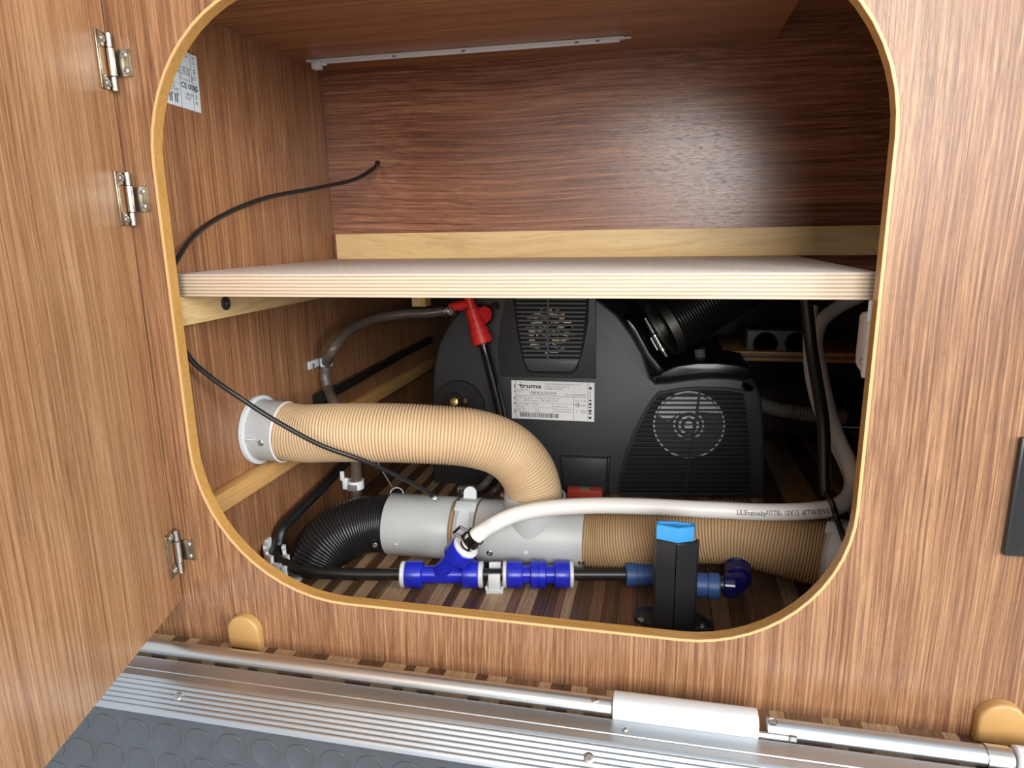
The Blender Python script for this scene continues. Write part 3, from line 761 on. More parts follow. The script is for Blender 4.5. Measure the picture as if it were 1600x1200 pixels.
# black spring clamp
ci = 6; cpt = hs[3]; T = (hs[6]-hs[1]).normalized()
cl = thing('hose_clamp', 'black spring clamp at the end of the white hose', 'clamp', cpt)
for dd in (-.0050, .0030): G().lathe([(dd, HR+.0003), (dd, HR+.0016), (dd+.0018, HR+.0016), (dd+.0018, HR+.0003)], cpt, T, 32, cap=False).build('band', 'black_gloss', cl)
sd = T.cross(ZV).normalized(); sd = sd if sd.y < 0 else -sd
upn = sd.cross(T); upn = upn if upn.z > 0 else -upn
for vec, nm in (((upn*.95-T*.25+sd*.1).normalized(), 'ear'), ((-upn*.35+sd*.9).normalized(), 'ear')):
    e1 = vec; e2 = T; e3 = e1.cross(e2)
    o_ = cpt+e1*(HR+.001)
    h_ = .0085 if vec.z > 0 else .0014
    w2 = .0055
    pts = [o_-e2*w2+e1*0, o_-e2*w2+e1*h_, o_+e2*w2*.8+e1*h_, o_+e2*w2*.8+e1*0]
    g = G()
    for s0, s1 in zip(pts, pts[1:]+pts[:1]): g.tube([s0, (s0+s1)/2, s1], .0013, 8)
    g.build(nm, 'black_gloss', cl)
G().lathe([(-.0035, HR+.0004), (-.0035, HR+.0010), (.0035, HR+.0010), (.0035, HR+.0004)], cpt, T, 16, cap=False, a0=math.radians(-35), a1=math.radians(60), ref=sd).build('band', 'black_gloss', cl)

# frost valve with blue knob
vb = Vector((PZ(1053, 975, 0).x, .106, 0))
vx0, vx1 = PY(1020, 930, .092).x, PY(1089, 930, .092).x; vc = PY(1054, 930, .082).x; ztop = PY(1055, 846, .086).z
def slope_top(g):
    g.v = [(x, y_, z_-max(0.0, y_-.099)*.75*min(1, max(0, (z_-.03)/.03))) for x, y_, z_ in g.v]
    return g
fv = thing('drain_valve', 'black plastic drain valve with a bright blue knob on top', 'valve', Vector((vc, .10, 0)))
yb_ = .140
pl = [(vx0, .094), (vx0+.002, .0885), (vc-.0004, .0825), (vc-.0003, yb_), (vx0+.004, yb_), (vx0, yb_-.004)]
pr_ = [(vx1, .094), (vx1-.002, .0895), (vc+.0004, .0825), (vc+.0003, yb_), (vx1-.004, yb_), (vx1, yb_-.004)]
for pp in (pl, pr_):
    slope_top(G().prism(pp, Vector((0, 0, ztop)), XV, YV, -ZV, ztop-.0005, .0022, 3)).build('housing_half', 'handle_black', fv)
kx0, kx1 = PY(1024, 835, .09).x, PY(1086, 835, .09).x; kz = PY(1055, 826, .0835).z-.0010
kp = [(kx0, .0955), (kx0+.001, .0885), (vc+.0005, .0835), (kx1-.001, .0895), (kx1, .0965), (vc-.002, .0985)]
G().prism(kp, Vector((0, 0, kz)), XV, YV, -ZV, kz-ztop, .0008, 2).build('knob', 'knob_blue', fv)
kin = [((x-vc)*.86+vc, (y_-.091)*.72+.091) for x, y_ in kp]
kr = [((x-vc)*.98+vc, (y_-.091)*.96+.091) for x, y_ in kp]
gk = G()
n = len(kp); v = [(x, y_, kz+.0014) for x, y_ in kr]+[(x, y_, kz+.0014) for x, y_ in kin]+[(x, y_, kz-.0004) for x, y_ in kr]+[(x, y_, kz-.0004) for x, y_ in kin]
f = []
for i in range(n):
    j = (i+1) % n; f += [(i, j, n+j, n+i), (2*n+i, i+0, j, 2*n+j), (n+i, n+j, 3*n+j, 3*n+i)]
f = [tuple(q) for q in f]; gk.add(v, f).build('knob_rim', 'knob_blue', fv)
base = [(vx0-.016, .100), (vx0-.016, .112), (vx0-.012, .118), (vx0, .122), (vx1, .122), (vx1+.012, .110), (vx1+.0155, .104), (vx1+.0155, .096), (vx1+.012, .0915), (vx0, .0915), (vx0-.012, .095)]
G().prism(base, Vector((0, 0, .0035)), XV, YV, -ZV, .0033, .0008).build('base_plate', 'handle_black', fv)
for q in ((1003, 968), (1097, 978)): screw(fv, PZ(*q, .0035), ZV, .0034, 'steel')
def pxax(px): return ax(px)
VU = PU
def vlathe(prof, mat, name, par, c0): return G().lathe(prof, c0, VU, 36).build(name, mat, par)
c0 = ax(977); l_ = (ax(1020)-c0).length
vlathe([(0, .0070), (0, .0108), (.0006, .0115), (.0095, .0115), (.0098, .0104), (.0102, .0104), (.0104, .0108), (.0170, .0108), (.0172, .0098), (.0176, .0098), (.0178, .0100), (l_+.006, .0100)], 'blue_dull', 'inlet', fv, c0)
oc = PY(1090, 913, .124); oe = PY(1124, 913, .124); ol = (oe-oc).length; VU = XV
vlathe([(-.006, .0108), (ol*.42, .0108), (ol*.44, .0100), (ol*.47, .0100), (ol*.49, .0116), (ol-.001, .0116), (ol, .0106)], 'blue_dull', 'outlet', fv, oc)
el = thing('pipe_fitting', 'glossy dark blue elbow with shade put into its colour, right of the drain valve', 'pipe fitting', oe+Vector((.02, 0, -.012)))
G().lathe([(.000, .0075), (.006, .0075)], oe, XV, 24).build('neck', 'black_rubber', el)
ep = [oe+XV*.004, oe+XV*.010, oe+Vector((.0145, .003, .0005)), oe+Vector((.0170, .009, .0015)), oe+Vector((.0175, .017, .0025))]
G().tube(spline(ep, .0015), .0098, 28).build('bend', 'blue_shaded_gloss', el, 60)
G().lathe([(.0, .0095), (.0006, .0112), (.009, .0114), (.0096, .0104)], oe+XV*.0035, XV, 32).build('collar', 'blue_shaded_gloss', el)
e_ax = (ep[-1]-ep[-2]).normalized()
G().lathe([(-.008, .0102), (-.007, .0122), (.004, .0126), (.0048, .0118), (.0060, .0118), (.0068, .0126), (.012, .0122)], ep[-1], e_ax, 32).build('collar', 'blue_shaded_gloss', el)

# ================================================================== heater
YH = .400
ht = thing('gas_heater', 'large black plastic heater unit with two slatted grilles behind the ducts', 'heater', (-.08, .55, 0))
def poly(pts, y): return [(PY(x, z_, y).x, PY(x, z_, y).z) for x, z_ in pts]
def plate(pts, y, depth, name, mat, par, bev=.002, seg=2, smooth=35):
    return G().prism(poly(pts, y), Vector((0, y, 0)), XV, ZV, YV, depth, bev, seg).build(name, mat, par, smooth)
# rounded main shell: left drum, centre, lower right block
shell = [(676, 640), (676, 600), (678, 570), (686, 535), (702, 505), (722, 480), (745, 458), (790, 435), (860, 425), (905, 445), (940, 472), (965, 492), (988, 523), (1005, 553), (1013, 578), (1017, 591), (1024, 599),
         (1045, 597), (1075, 592), (1108, 589), (1140, 590), (1168, 594), (1182, 602), (1189, 616), (1193, 650), (1195, 690), (1195, 770), (1194, 777), (960, 777), (760, 777), (690, 777), (677, 765)]
plate(shell, YH, .30, 'housing', 'heater_black', ht, .004, 3)
# centre cover, slightly proud, split from the drum by a fine gap
cover = [(786, 445), (790, 470), (782, 505), (778, 540), (779, 565), (782, 588), (856, 590), (931, 592), (931, 540), (931, 472), (929, 440)]
plate(cover, YH-.004, .0065, 'front_cover', 'heater_black', ht, .0012)
# recess round the upper grille
rec = [(799, 455), (803, 480), (808, 520), (814, 552), (821, 576), (829, 583), (893, 585), (902, 577), (911, 548), (919, 505), (921, 455)]
plate(rec, YH-.0046, .004, 'grille_recess', 'void_black', ht, .0006)
gw = thing
gf = [(807, 455), (806, 480), (811, 520), (816, 550), (821, 566), (829, 579), (893, 581), (901, 566), (908, 548), (914, 515), (916, 480), (916, 455)]
# grille plate lower part
gp = [(818, 562), (825, 577), (831, 580), (891, 581), (898, 577), (905, 563)]
ug = plate(gp, YH-.0085, .005, 'vent_grille', 'grille_grey', ht, .0008)
def edge_x(pts_left, pts_right, yy):
    def itp(pts):
        for (xa, ya), (xb, yb) in zip(pts, pts[1:]):
            if ya <= yy <= yb: return xa+(xb-xa)*(yy-ya)/(yb-ya)
        return pts[0][0] if yy < pts[0][1] else pts[-1][0]
    return itp(pts_left), itp(pts_right)
ul = [(804, 440), (806, 480), (811, 520), (819, 563)]; ur = [(917, 440), (916, 480), (912, 520), (905, 563)]
k = 0; yy = 447
while yy < 562:
    xa, xb = edge_x(ul, ur, yy)
    sl_ = plate([(xa, yy-1.9), (xb, yy-1.2), (xb, yy+2.3), (xa, yy+1.6)], YH-.0085, .0045, 'slat', 'grille_grey', ug, .0004, 1)
    yy += 6.75
plate([(854, 445), (858, 445), (858, 563), (854, 563)], YH-.0080, .004, 'spine', 'grille_grey', ug, .0004, 1)
# round window behind it with wiring and circuit board
cw = PY(857, 517, YH-.0005)
fanw = G().lathe([(0, .0330), (.0006, .0330)], Vector((cw.x, YH-.0047, cw.z)), (0, -1, 0), 40).build('vent_window', 'void_black', ht)
rng = random.Random(5)
for i in range(120):
    a = rng.random()*6.283; r = .030*math.sqrt(rng.random()); w = rng.uniform(.002, .006); h = rng.uniform(.0015, .004)
    x = cw.x+r*math.cos(a); z_ = cw.z+r*math.sin(a)
    G().box((x-w, YH-.0060, z_-h*.5), (x+w, YH-.0052, z_+h*.5), .0003, seg=1).build('component', rng.choice(('pcb_green', 'copper_coil', 'fan_grey', 'pcb_green', 'steel_dark')), fanw)
# lower right grille
g2 = [(1029, 613), (1062, 607), (1092, 605), (1130, 606), (1158, 609), (1165, 614), (1170, 640), (1175, 690), (1175, 772), (964, 772), (968, 745), (977, 712), (990, 676), (1004, 648), (1018, 625)]
plate(g2, YH-.0012, .002, 'grille_recess', 'void_black', ht, .0004)
lg = G()
# rim of the grille
def rimmed(pts, y, w, name, mat, par, dep=.004):
    P = poly(pts, y); n = len(P); cx = sum(p[0] for p in P)/n; cz = sum(p[1] for p in P)/n
    Q = []
    for i in range(n):
        a = Vector(P[i-1]); b = Vector(P[i]); c = Vector(P[(i+1) % n]); d = ((b-a).normalized()+(c-b).normalized()).normalized(); nn = Vector((-d.y, d.x))
        if nn.dot(Vector((cx, cz))-b) < 0: nn = -nn
        Q.append(b+nn*w)
    v = [(p[0], y, p[1]) for p in P]+[(q[0], y, q[1]) for q in Q]+[(p[0], y+dep, p[1]) for p in P]+[(q[0], y+dep, q[1]) for q in Q]; f = []
    for i in range(n):
        j = (i+1) % n; f += [(i, j, n+j, n+i), (i, 2*n+i, 2*n+j, j), (n+i, n+j, 3*n+j, 3*n+i)]
    return G().add(v, f).build(name, mat, par)
lgr = rimmed(g2, YH-.005, .0035, 'vent_grille', 'heater_dark', ht, .0048)
ll = [(1029, 612), (1018, 625), (1004, 648), (990, 676), (977, 712), (968, 745), (964, 772)]; lr = [(1163, 610), (1170, 640), (1175, 690), (1175, 772)]
# fan behind
fc = PY(1076, 664, YH-.002); fan = G().lathe([(0, .0445), (.0008, .0445)], Vector((fc.x, YH-.0013, fc.z)), (0, -1, 0), 48).build('fan', 'heater_dark', ht)
for r0, r1, mt, y0 in ((.0425, .0445, 'fan_grey', .0006), (.017, .0190, 'fan_grey', .001), (.010, .0125, 'steel', .0014), (.0, .0055, 'steel', .0016)):
    G().lathe([(y0, max(r0, .0001)), (y0+.0005, max(r0, .0001)), (y0+.0005, r1), (y0, r1)], Vector((fc.x, YH-.0013, fc.z)), (0, -1, 0), 48, cap=False).build('fan_ring', mt, fan)
seg_ = [(fc.x+.040*math.cos(a), fc.z+.006+.034*math.sin(a)) for a in [math.radians(20+ (150)*i/16) for i in range(17)]]+[(fc.x-.026, fc.z+.004), (fc.x-.012, fc.z+.016), (fc.x+.010, fc.z+.018)]
G().prism(seg_, Vector((0, YH-.0024, 0)), XV, ZV, YV, .001).build('impeller', 'fan_grey', fan)
yy = 619
while yy < 770:
    xa, xb = edge_x(ll, lr, yy)
    plate([(xa+2, yy-1.5), (xb-2, yy-1.1), (xb-2, yy+1.5), (xa+2, yy+1.1)], YH-.0055, .0032, 'slat', 'heater_dark', lgr, .0004, 1)
    yy += 7.3
plate([(1092, 610), (1096, 610), (1084, 690), (1072, 770), (1068, 770), (1080, 690)], YH-.0050, .003, 'spine', 'heater_dark', lgr, .0003, 1)
# screw well, drum cap, plates
c_ = PY(1170, 602, YH); G().lathe([(0, .0088), (.0016, .0086), (.0016, .0068), (-.004, .0062), (-.004, .0001)], Vector((c_.x, YH, c_.z)), (0, -1, 0), 28).build('screw_well', 'void_black', ht)
c_ = PY(774, 478, YH); G().lathe([(0, .0058), (.0006, .0058)], Vector((c_.x, YH, c_.z)), (0, -1, 0), 20).build('screw_well', 'void_black', ht)
c_ = PY(718, 634, YH); G().lathe([(0, .036), (.003, .035), (.003, .034)], Vector((c_.x, YH, c_.z)), (0, -1, 0), 40).build('drum_cap', 'heater_dark', ht)
cn = G().lathe([(0, .016), (.006, .016), (.006, .012)], Vector((PY(713, 630, YH).x, YH-.003, PY(713, 630, YH).z)), (0, -1, 0), 28).build('gas_port', 'black_rubber', ht)
q = PY(711, 628, YH-.01)
g = G().lathe([(0, .0062), (.006, .0062), (.0065, .004)], q, (0, -1, .3), 6); g.build('gas_nut', 'brass', cn)
G().lathe([(0, .0035), (.008, .0035)], q+Vector((.010, -.002, .002)), (.8, -.5, .2), 14).build('gas_nut', 'brass', cn)
bp = [(876, 714), (948, 717), (946, 772), (882, 770)]
plate(bp, YH-.010, .010, 'base_cover', 'heater_black', ht, .0012)
plate([(949, 714), (953, 714), (951, 776), (945, 776)], YH-.006, .006, 'base_rib', 'heater_dark', ht, .0008)
# glossy hood over the lower right block
hood = [(1019, 588), (1030, 582), (1051, 573), (1060, 570), (1090, 566), (1120, 566), (1150, 569), (1170, 573), (1176, 580), (1176, 590), (1150, 592), (1108, 592), (1060, 597), (1026, 599)]
plate(hood, YH+.03, .10, 'hood', 'black_gloss', ht, .003, 3)
neck = [(985, 500), (994, 512), (1004, 530), (1016, 552), (1030, 570), (1040, 580), (1028, 590), (1016, 585), (1006, 556), (990, 524), (975, 498)]
plate(neck, YH+.012, .05, 'neck_rim', 'black_gloss', ht, .002, 2)
# type label
tlp = PY(799, 594, YH-.0006); trp = PY(929, 598, YH-.0006); brp = PY(929, 659, YH-.0006)
lw = (trp-tlp).length; lh = (trp-brp).length; ex = (trp-tlp).normalized(); nn = Vector((0, -1, 0)); ey = nn.cross(ex).normalized()
M = Matrix((ex, ey, nn)).transposed().to_4x4(); M.translation = tlp-ey*lh+Vector((0, .0002, 0))
lab = G().box((0, 0, 0), (lw, lh, .0003), 0, M).build('type_label', 'paper_white', ht, 0); lab['label'] = 'white printed type label with barcode'
g = G(); k = lw/130.0; Z_ = .00036
def R(x0, y0, x1, y1): rect(g, M, x0*k, lh-y1*k, x1*k, lh-y0*k, Z_)
def T_(s_, x, y_, sz, bold=False, width=None): put_text(g, M, s_, x*k, lh-y_*k, sz*k, bold, Z_, 1.0, width*k if width else None)
R(6.6, 0, 7.1, 61); R(120, 0, 120.6, 61); R(7, 23.5, 120, 24); R(7, 35.3, 98, 35.6); R(98, 24, 98.5, 61); R(34.5, 42, 66, 42.3); R(34.5, 35, 34.8, 42); R(66, 35, 66.4, 52)
T_('truma', 13.2, 11.5, 9.6, True, 34.5); R(11.0, 6.2, 18.5, 7.6); R(13.6, 3.0, 15.2, 4.6)
T_('Truma Gerätetechnik GmbH & Co. KG', 53, 5.2, 3.3, width=55); T_('Wernher-von-Braun-Str. 12', 53, 9.2, 3.3, width=38); T_('D-85640 Putzbrunn', 53, 12.8, 3.3, width=28)
T_('Gasgerät Typ', 8, 15.5, 3.0, width=19); T_('Fabr.-Nr.', 8, 19, 3.0, width=10)
T_('C4 G 2', 30, 20, 4.4, True, 20); T_('02015008', 52, 20, 4.6, False, 19); R(30, 21, 72, 21.5)
T_('Zul. 0085BS0085', 86, 21.5, 3.6, width=31)
T_('I3 B/P 30 mbar   AT BE CH DE DK ES', 8, 28.4, 3.0, width=68); T_('I3+  28/37 mbar   FR GB IT PT', 8, 32.4, 3.0, width=66)
T_('12 V  Max', 8, 39, 3.0, width=20); T_('6.2 A', 8, 43, 3.0, width=12); T_('160 g/h', 8, 47, 3.0, width=14); T_('Wasser 10 l', 8, 51, 3.0, width=19)
T_('4 kW', 37, 39, 3.0, width=5); T_('4.5 bar', 37, 47, 3.0, width=7); T_('IP 20', 37, 51, 3.0, width=8)
T_('Heizleistung Q', 69, 41, 3.0, width=20); T_('Nennleistung 2 kW', 69, 45, 3.0, width=26); T_('Nennleistung 4 kW', 69, 49, 3.0, width=26)
T_('CE', 100.5, 38.6, 7, True, 7); T_('0085', 109, 38, 3.6, width=8); T_('10R-030', 108, 46, 3.0, width=10); T_('122R-00', 108, 49, 3.0, width=10); T_('[ ] 1 A', 101, 31, 3.6, width=16)
T_('E', 102, 48, 4)
bars = random.Random(11); x = 13
while x < 74:
    w = bars.choice((.5, .5, .9, 1.4)); R(x, 51.5, min(x+w, 75), 58.5); x += w+bars.choice((.5, .6, 1.0))
for y_ in (6, 16, 26, 34, 46): R(4.2, y_, 5.6, y_+bars.uniform(3, 8))
for i, y_ in enumerate((7, 27, 32, 38, 43, 48, 54)): R(121.8, y_, 125.6, y_+(4 if i % 2 == 0 else 2.4))
for y_ in (14, 18, 22): R(123, y_, 124, y_+2.6)
g.build('printing', 'ink', lab, 0)

# red angle fitting on the heater with its hoses
rt0 = PY(731, 462, YH-.018); rt1 = PY(755, 536, YH-.020); RU = (rt1-rt0).normalized(); RL = (rt1-rt0).length
rf = thing('pipe_fitting', 'red plastic angled water fitting at the upper left of the heater', 'pipe fitting', rt1)
def tpos(t): return rt0+RU*(RL*t)
G().lathe([(-.004, .0062), (RL*.26, .0066), (RL*.27, .0092), (RL*.30, .0094), (RL*.50, .0100), (RL*.51, .0094), (RL*.53, .0094), (RL*.54, .0102), (RL*.66, .0106), (RL*.665, .0100), (RL*.68, .0100), (RL*.685, .0118), (RL*.80, .0124), (RL*.805, .0118), (RL*.82, .0118), (RL*.825, .0128), (RL*.98, .0136), (RL, .0128)], rt0, RU, 36).build('body', 'red_plastic', rf)
st = PY(735, 475, YH-.018); se = PY(712, 479, YH-.018)
G().lathe([(0, .0050), ((se-st).length*.35, .0050), ((se-st).length*.4, .0066), ((se-st).length*.75, .0066), ((se-st).length+.008, .0056)], st, se-st, 24).build('side_stub', 'red_plastic', rf)
cp_ = PY(752, 491, YH-.010); cd = Vector((.8, .25, .05))
G().lathe([(-.002, .0102), (.004, .0106), (.0044, .0098), (.0056, .0098), (.006, .0110), (.0085, .0108), (.009, .0085)], cp_, Vector((.55, -.5, 0)), 32).build('side_cap', 'red_plastic', rf)
G().lathe([(0, .0150), (.0015, .0150), (.0015, .0125)], PY(758, 490, YH), (0, -1, 0), 32).build('seal_ring', 'black_gloss', rf)
bh = [tpos(.97), PY(758, 548, YH-.021), PY(765, 575, YH-.021), PY(774, 610, YH-.022), PY(783, 650, YH-.024), PY(787, 690, YH-.03), PY(782, 730, YH-.035), PZ(770, 760, .02)]
tag(G().tube(spline(bh, .004), .0062, 18).build('water_pipe', 'black_gloss', smooth=60), 'shiny black water pipe hanging from the red fitting in front of the heater', 'pipe')
tag(G().lathe([(0, .0098), (.003, .0098), (.0034, .0070)], tpos(1.0), RU, 28).build('sealing_collar', 'black_rubber'), 'thin black ring under the red fitting', 'ring')
gh = [PY(716, 478, YH-.018), PY(700, 484, YH-.018), PY(670, 489, .376), PY(640, 490, .365), PY(600, 495, .345), PY(565, 506, .31), PY(538, 523, .27), PY(519, 547, .245), PX(509, 572, XW+.0085), PX(508, 590, XW+.009), PX(512, 606, XW+.012), PY(523, 632, .225), PY(540, 670, .225), PY(554, 710, .225), PY(557, 740, .226), PY(556, 785, .226)]
tag(G().tube(spline(gh, .004), .0062, 18).build('water_hose', 'hose_brown', smooth=60), 'grey-brown rubber hose arching from the red fitting down the left wall', 'hose')
hc = thing('hose_clamp', 'small zinc worm clamp on the hose beside the red fitting', 'clamp', gh[1])
hd = (gh[1]-gh[0]).normalized()
G().lathe([(-.0045, .0066), (-.0045, .0074), (.0045, .0074), (.0045, .0066)], gh[1], hd, 28, cap=False).build('band', 'zinc', hc)
scp = PY(707, 488, YH-.030)
G().lathe([(0, .0045), (.001, .0052), (.010, .0052), (.011, .0044), (.011, .0038), (.0095, .0036), (.0095, .0001)], scp+Vector((0, .008, 0)), (-.25, -.95, .1), 20).build('screw_head', 'steel', hc)
pcl = thing('hose_clip', 'small grey P-clip screwing the brown hose to the left wall', 'clip', PX(500, 572, XW))
ca = PX(484, 571, XW+.001); cb = PX(512, 571, XW+.001); hz = .0062
g = G().box((XW+.0002, ca.y-.004, ca.z-hz*.75), (XW+.0022, cb.y-.001, ca.z+hz*.75), .0008); g.build('strap', 'grey_plastic_pale', pcl)
hcn = PX(509, 572, XW+.0085)
G().lathe([(-hz*.75, .0066), (-hz*.75, .0082), (hz*.75, .0082), (hz*.75, .0066)], Vector((hcn.x, hcn.y, ca.z)), ZV, 24, cap=False, a0=math.radians(-20), a1=math.radians(200), ref=(0, -1, 0)).build('loop', 'grey_plastic_pale', pcl)
screw(pcl, PX(489, 571, XW+.0022), XV, .0026, 'steel')

# pipes along the left wall deep inside, and the small clips below the duct
wl = [PX(503, 622, XW+.008), PX(522, 612, XW+.008), PX(580, 580, XW+.008), PX(629, 553, XW+.008), PX(672, 531, XW+.008)]
tag(G().tube(spline(wl, .006), .0062, 14).build('water_pipe', 'black_rubber', smooth=60), 'straight black pipe running back along the left wall above the duct', 'pipe')
ep_ = thing('pipe_elbow', 'dark pipe end piece on the left wall behind the duct', 'pipe fitting', wl[0])
G().lathe([(-.008, .0085), (.014, .0085), (.015, .0075)], wl[0], (wl[1]-wl[0]), 20).build('socket', 'black_rubber', ep_)
tag(G().box((XW+.0002, PX(545, 640, XW).y, PX(545, 640, XW).z-.006), (XW+.012, .78, PX(545, 640, XW).z+.010), .001).build('wooden_rail', 'batten'), 'dim brown wooden rail on the left wall behind the duct', 'rail')
sc_ = thing('pipe_clip', 'white plastic clip on the hose visible between beige and black ducts', 'clip', PY(556, 760, .226))
q = PY(556, 755, .226)
G().lathe([(-.006, .0068), (-.006, .0095), (.004, .0095), (.004, .0068)], q, ZV, 24, cap=False).build('ring', 'clip_white', sc_)
G().box((q.x-.016, q.y-.003, q.z-.008), (q.x-.009, q.y+.003, q.z+.006), .0015).build('wing', 'clip_white', sc_)
G().box((q.x-.019, q.y-.002, q.z+.002), (q.x-.014, q.y+.002, q.z+.014), .0015).build('wing', 'clip_white', sc_)
G().box((q.x-.006, q.y-.011, q.z-.006), (q.x+.005, q.y-.006, q.z+.001), .0008).build('screw_block', 'socket_grey', sc_)
tag(G().tube(spline([PY(590, 722, .20), PY(600, 740, .205), PY(613, 762, .21)], .003), .0011, 8).build('wire', 'zinc', smooth=60), 'thin bare wire behind the black cable under the beige duct', 'wire')
tag(G().tube(spline([PY(776, 720, .36), PY(770, 740, .345), PY(757, 757, .33), PZ(735, 768, .008), PZ(715, 772, .006)], .003), .0050, 14).build('water_hose', 'socket_grey', smooth=60), 'grey hose curling onto the floor below the duct bend', 'hose')
tag(G().tube(spline([PY(792, 730, .35), PY(786, 752, .335), PY(772, 768, .32), PZ(756, 780, .006)], .003), .0048, 14).build('water_hose', 'hose_brown', smooth=60), 'darker hose beside the grey one below the duct bend', 'hose')
q = PZ(731, 770, 0)
tag(G().box((q.x-.014, q.y-.004, .0002), (q.x+.014, q.y+.006, .008), .001).build('floor_bracket', 'grey_plastic'), 'small grey bracket lying behind the saddle clip', 'bracket')
# red box by the heater foot
ra = PY(886, 775, .330); rb_ = PY(941, 768, .330)
rb = thing('red_block', 'small red plastic block at the foot of the heater behind the hose', 'block', Vector(((ra.x+rb_.x)/2, .34, 0)))
G().box((ra.x, .330, max(.0005, ra.z-.03)), (rb_.x, .345, rb_.z), .0012).build('body', 'red_box', rb)
q = PY(912, 765, .330); G().box((q.x-.007, .332, rb_.z-.0005), (q.x+.007, .341, rb_.z+.0012), .0005).build('window', 'socket_grey', rb)

# ================================================================== dark right-hand side
# black intake duct with worm clamp
i0_ = PY(1018, 545, YH+.03); 
da = [PY(1040, 510, .46), PY(1075, 490, .47), PY(1120, 462, .48), PY(1170, 430, .49)]
tag(corrugated(da, .040, .0042, .0016, 48).build('air_duct', 'duct_black', smooth=50), 'wide black ribbed duct rising right of the heater top', 'duct')
wcx = da[0]; wd = (da[1]-da[0]).normalized()
wk = thing('hose_clamp', 'long shiny worm-drive clamp on the black duct beside the heater', 'clamp', PY(1022, 530, .43))
G().lathe([(-.006, .0405), (-.006, .0415), (.006, .0415), (.006, .0405)], wcx, wd, 56, cap=False).build('band', 'steel_dark', wk)
s0 = PY(1008, 497, .425); s1 = PY(1042, 558, .425); su = (s1-s0).normalized(); sL = (s1-s0).length
G().lathe([(0, .0026), (sL*.38, .0042), (sL*.385, .0030)], s0, su, 16).build('thread', 'steel_dark', wk)
for i in range(9): G().lathe([(0, .0034+i*.0002), (.0007, .0040+i*.0002), (.0014, .0034+i*.0002)], s0+su*(.002+i*.0026), su, 14).build('thread_turn', 'steel', wk)
G().lathe([(sL*.40, .0040), (sL*.46, .0044), (sL*.47, .0032), (sL*.74, .0032), (sL*.75, .0050), (sL*.84, .0050), (sL*.86, .0036), (sL*.98, .0030), (sL, .0012)], s0, su, 18).build('drive_screw', 'steel', wk)
sdn = su.cross(YV).normalized(); o_ = s0+su*sL*.68-XV*.007
G().tube([o_-su*.010, o_, o_+su*.008], .0016, 10).build('lug', 'steel', wk)
tag(corrugated([PY(1097, 571, .47), PY(1094, 556, .47), PY(1093, 545, .47)], .0075, .0030, .0014, 20).build('bellows', 'socket_grey', smooth=50), 'tiny grey bellows behind the glossy heater hood', 'bellows')
# ply ledge with double socket
la = PY(1130, 563, .55); lb = PY(1312, 552, .55)
led = thing('plywood_ledge', 'dim plywood ledge carrying the double socket box', 'ledge', Vector(((la.x+lb.x)/2, .58, la.z)))
for i in range(3):
    z0 = la.z+(lb.z-la.z)*i/3; z1 = la.z+(lb.z-la.z)*(i+1)/3
    G().box((la.x, .55+.0004*(i % 2), z0), (.49, .70, z1), .0003).build('ply', ('batten', 'plank_m', 'batten')[i], led)
sa = PY(1166, 552, .56); sb = PY(1262, 517, .56)
so = thing('socket_box', 'grey box with two round dark openings standing on the ledge', 'box', Vector(((sa.x+sb.x)/2, .57, lb.z)))
G().box((sa.x, .56, lb.z+.0003), (sb.x, .61, sb.z), .002).build('casing', 'socket_grey', so)
for px in (1196, 1246):
    q = PY(px, 537, .56); hole = G().lathe([(0, .0172), (.0012, .0168), (.0012, .0148), (-.003, .0146), (-.003, .0001)], Vector((q.x, .560, q.z)), (0, -1, 0), 36).build('round_opening', 'void_black', so)
# grey corrugated tube
tag(corrugated([PY(1180, 627, .44), PY(1200, 636, .44), PY(1235, 643, .44), PY(1268, 648, .44), PY(1320, 652, .45)], .0092, .0036, .0018, 24).build('corrugated_conduit', 'socket_grey', smooth=50), 'thin grey corrugated conduit leaving the right side of the heater', 'conduit')
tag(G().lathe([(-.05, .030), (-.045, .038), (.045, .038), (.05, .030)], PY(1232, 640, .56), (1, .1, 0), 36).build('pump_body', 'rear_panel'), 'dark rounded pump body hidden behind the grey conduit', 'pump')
# black cable bundle and second white hose
vcb = [PY(1258, 455, .275), PY(1263, 500, .275), PY(1268, 545, .27), PY(1277, 600, .255), PY(1286, 660, .235), PY(1288, 720, .22), PY(1289, 765, .21), PY(1291, 780, .205)]
tag(G().tube(spline(vcb, .005), .0062, 12).build('cable', 'black_rubber', smooth=60), 'thick black cable hanging vertically beside the white hose on the right', 'cable')
tag(G().tube(spline([PY(1290, 770, .16), PY(1300, 786, .150), PY(1306, 806, .148), PY(1316, 835, .13), PY(1328, 870, .115), PY(1340, 905, .10)], .004), .0026, 10).build('cable', 'cable_black', smooth=60), 'thin black cable crossing the white hose near the right edge', 'cable')
w2 = [PY(1270, 480, .42), PY(1264, 530, .40), PY(1266, 580, .38), PY(1277, 630, .35), PY(1291, 665, .31), PY(1306, 695, .285), PY(1322, 728, .262), PY(1330, 752, .250), PY(1324, 775, .245), PY(1300, 792, .25), PY(1270, 800, .26)]
tag(G().tube(spline(w2, .004), .0068, 18).build('water_hose', 'white_hose', smooth=60), 'second white hose looping behind the printed one at the right', 'hose')
tag(G().tube(spline([p_+Vector((.0055, -.012, .004)) for p_ in w2[3:9]], .004), .0017, 8).build('cable', 'cable_black', smooth=60), 'fine black wire following the white hoses at the right', 'wire')
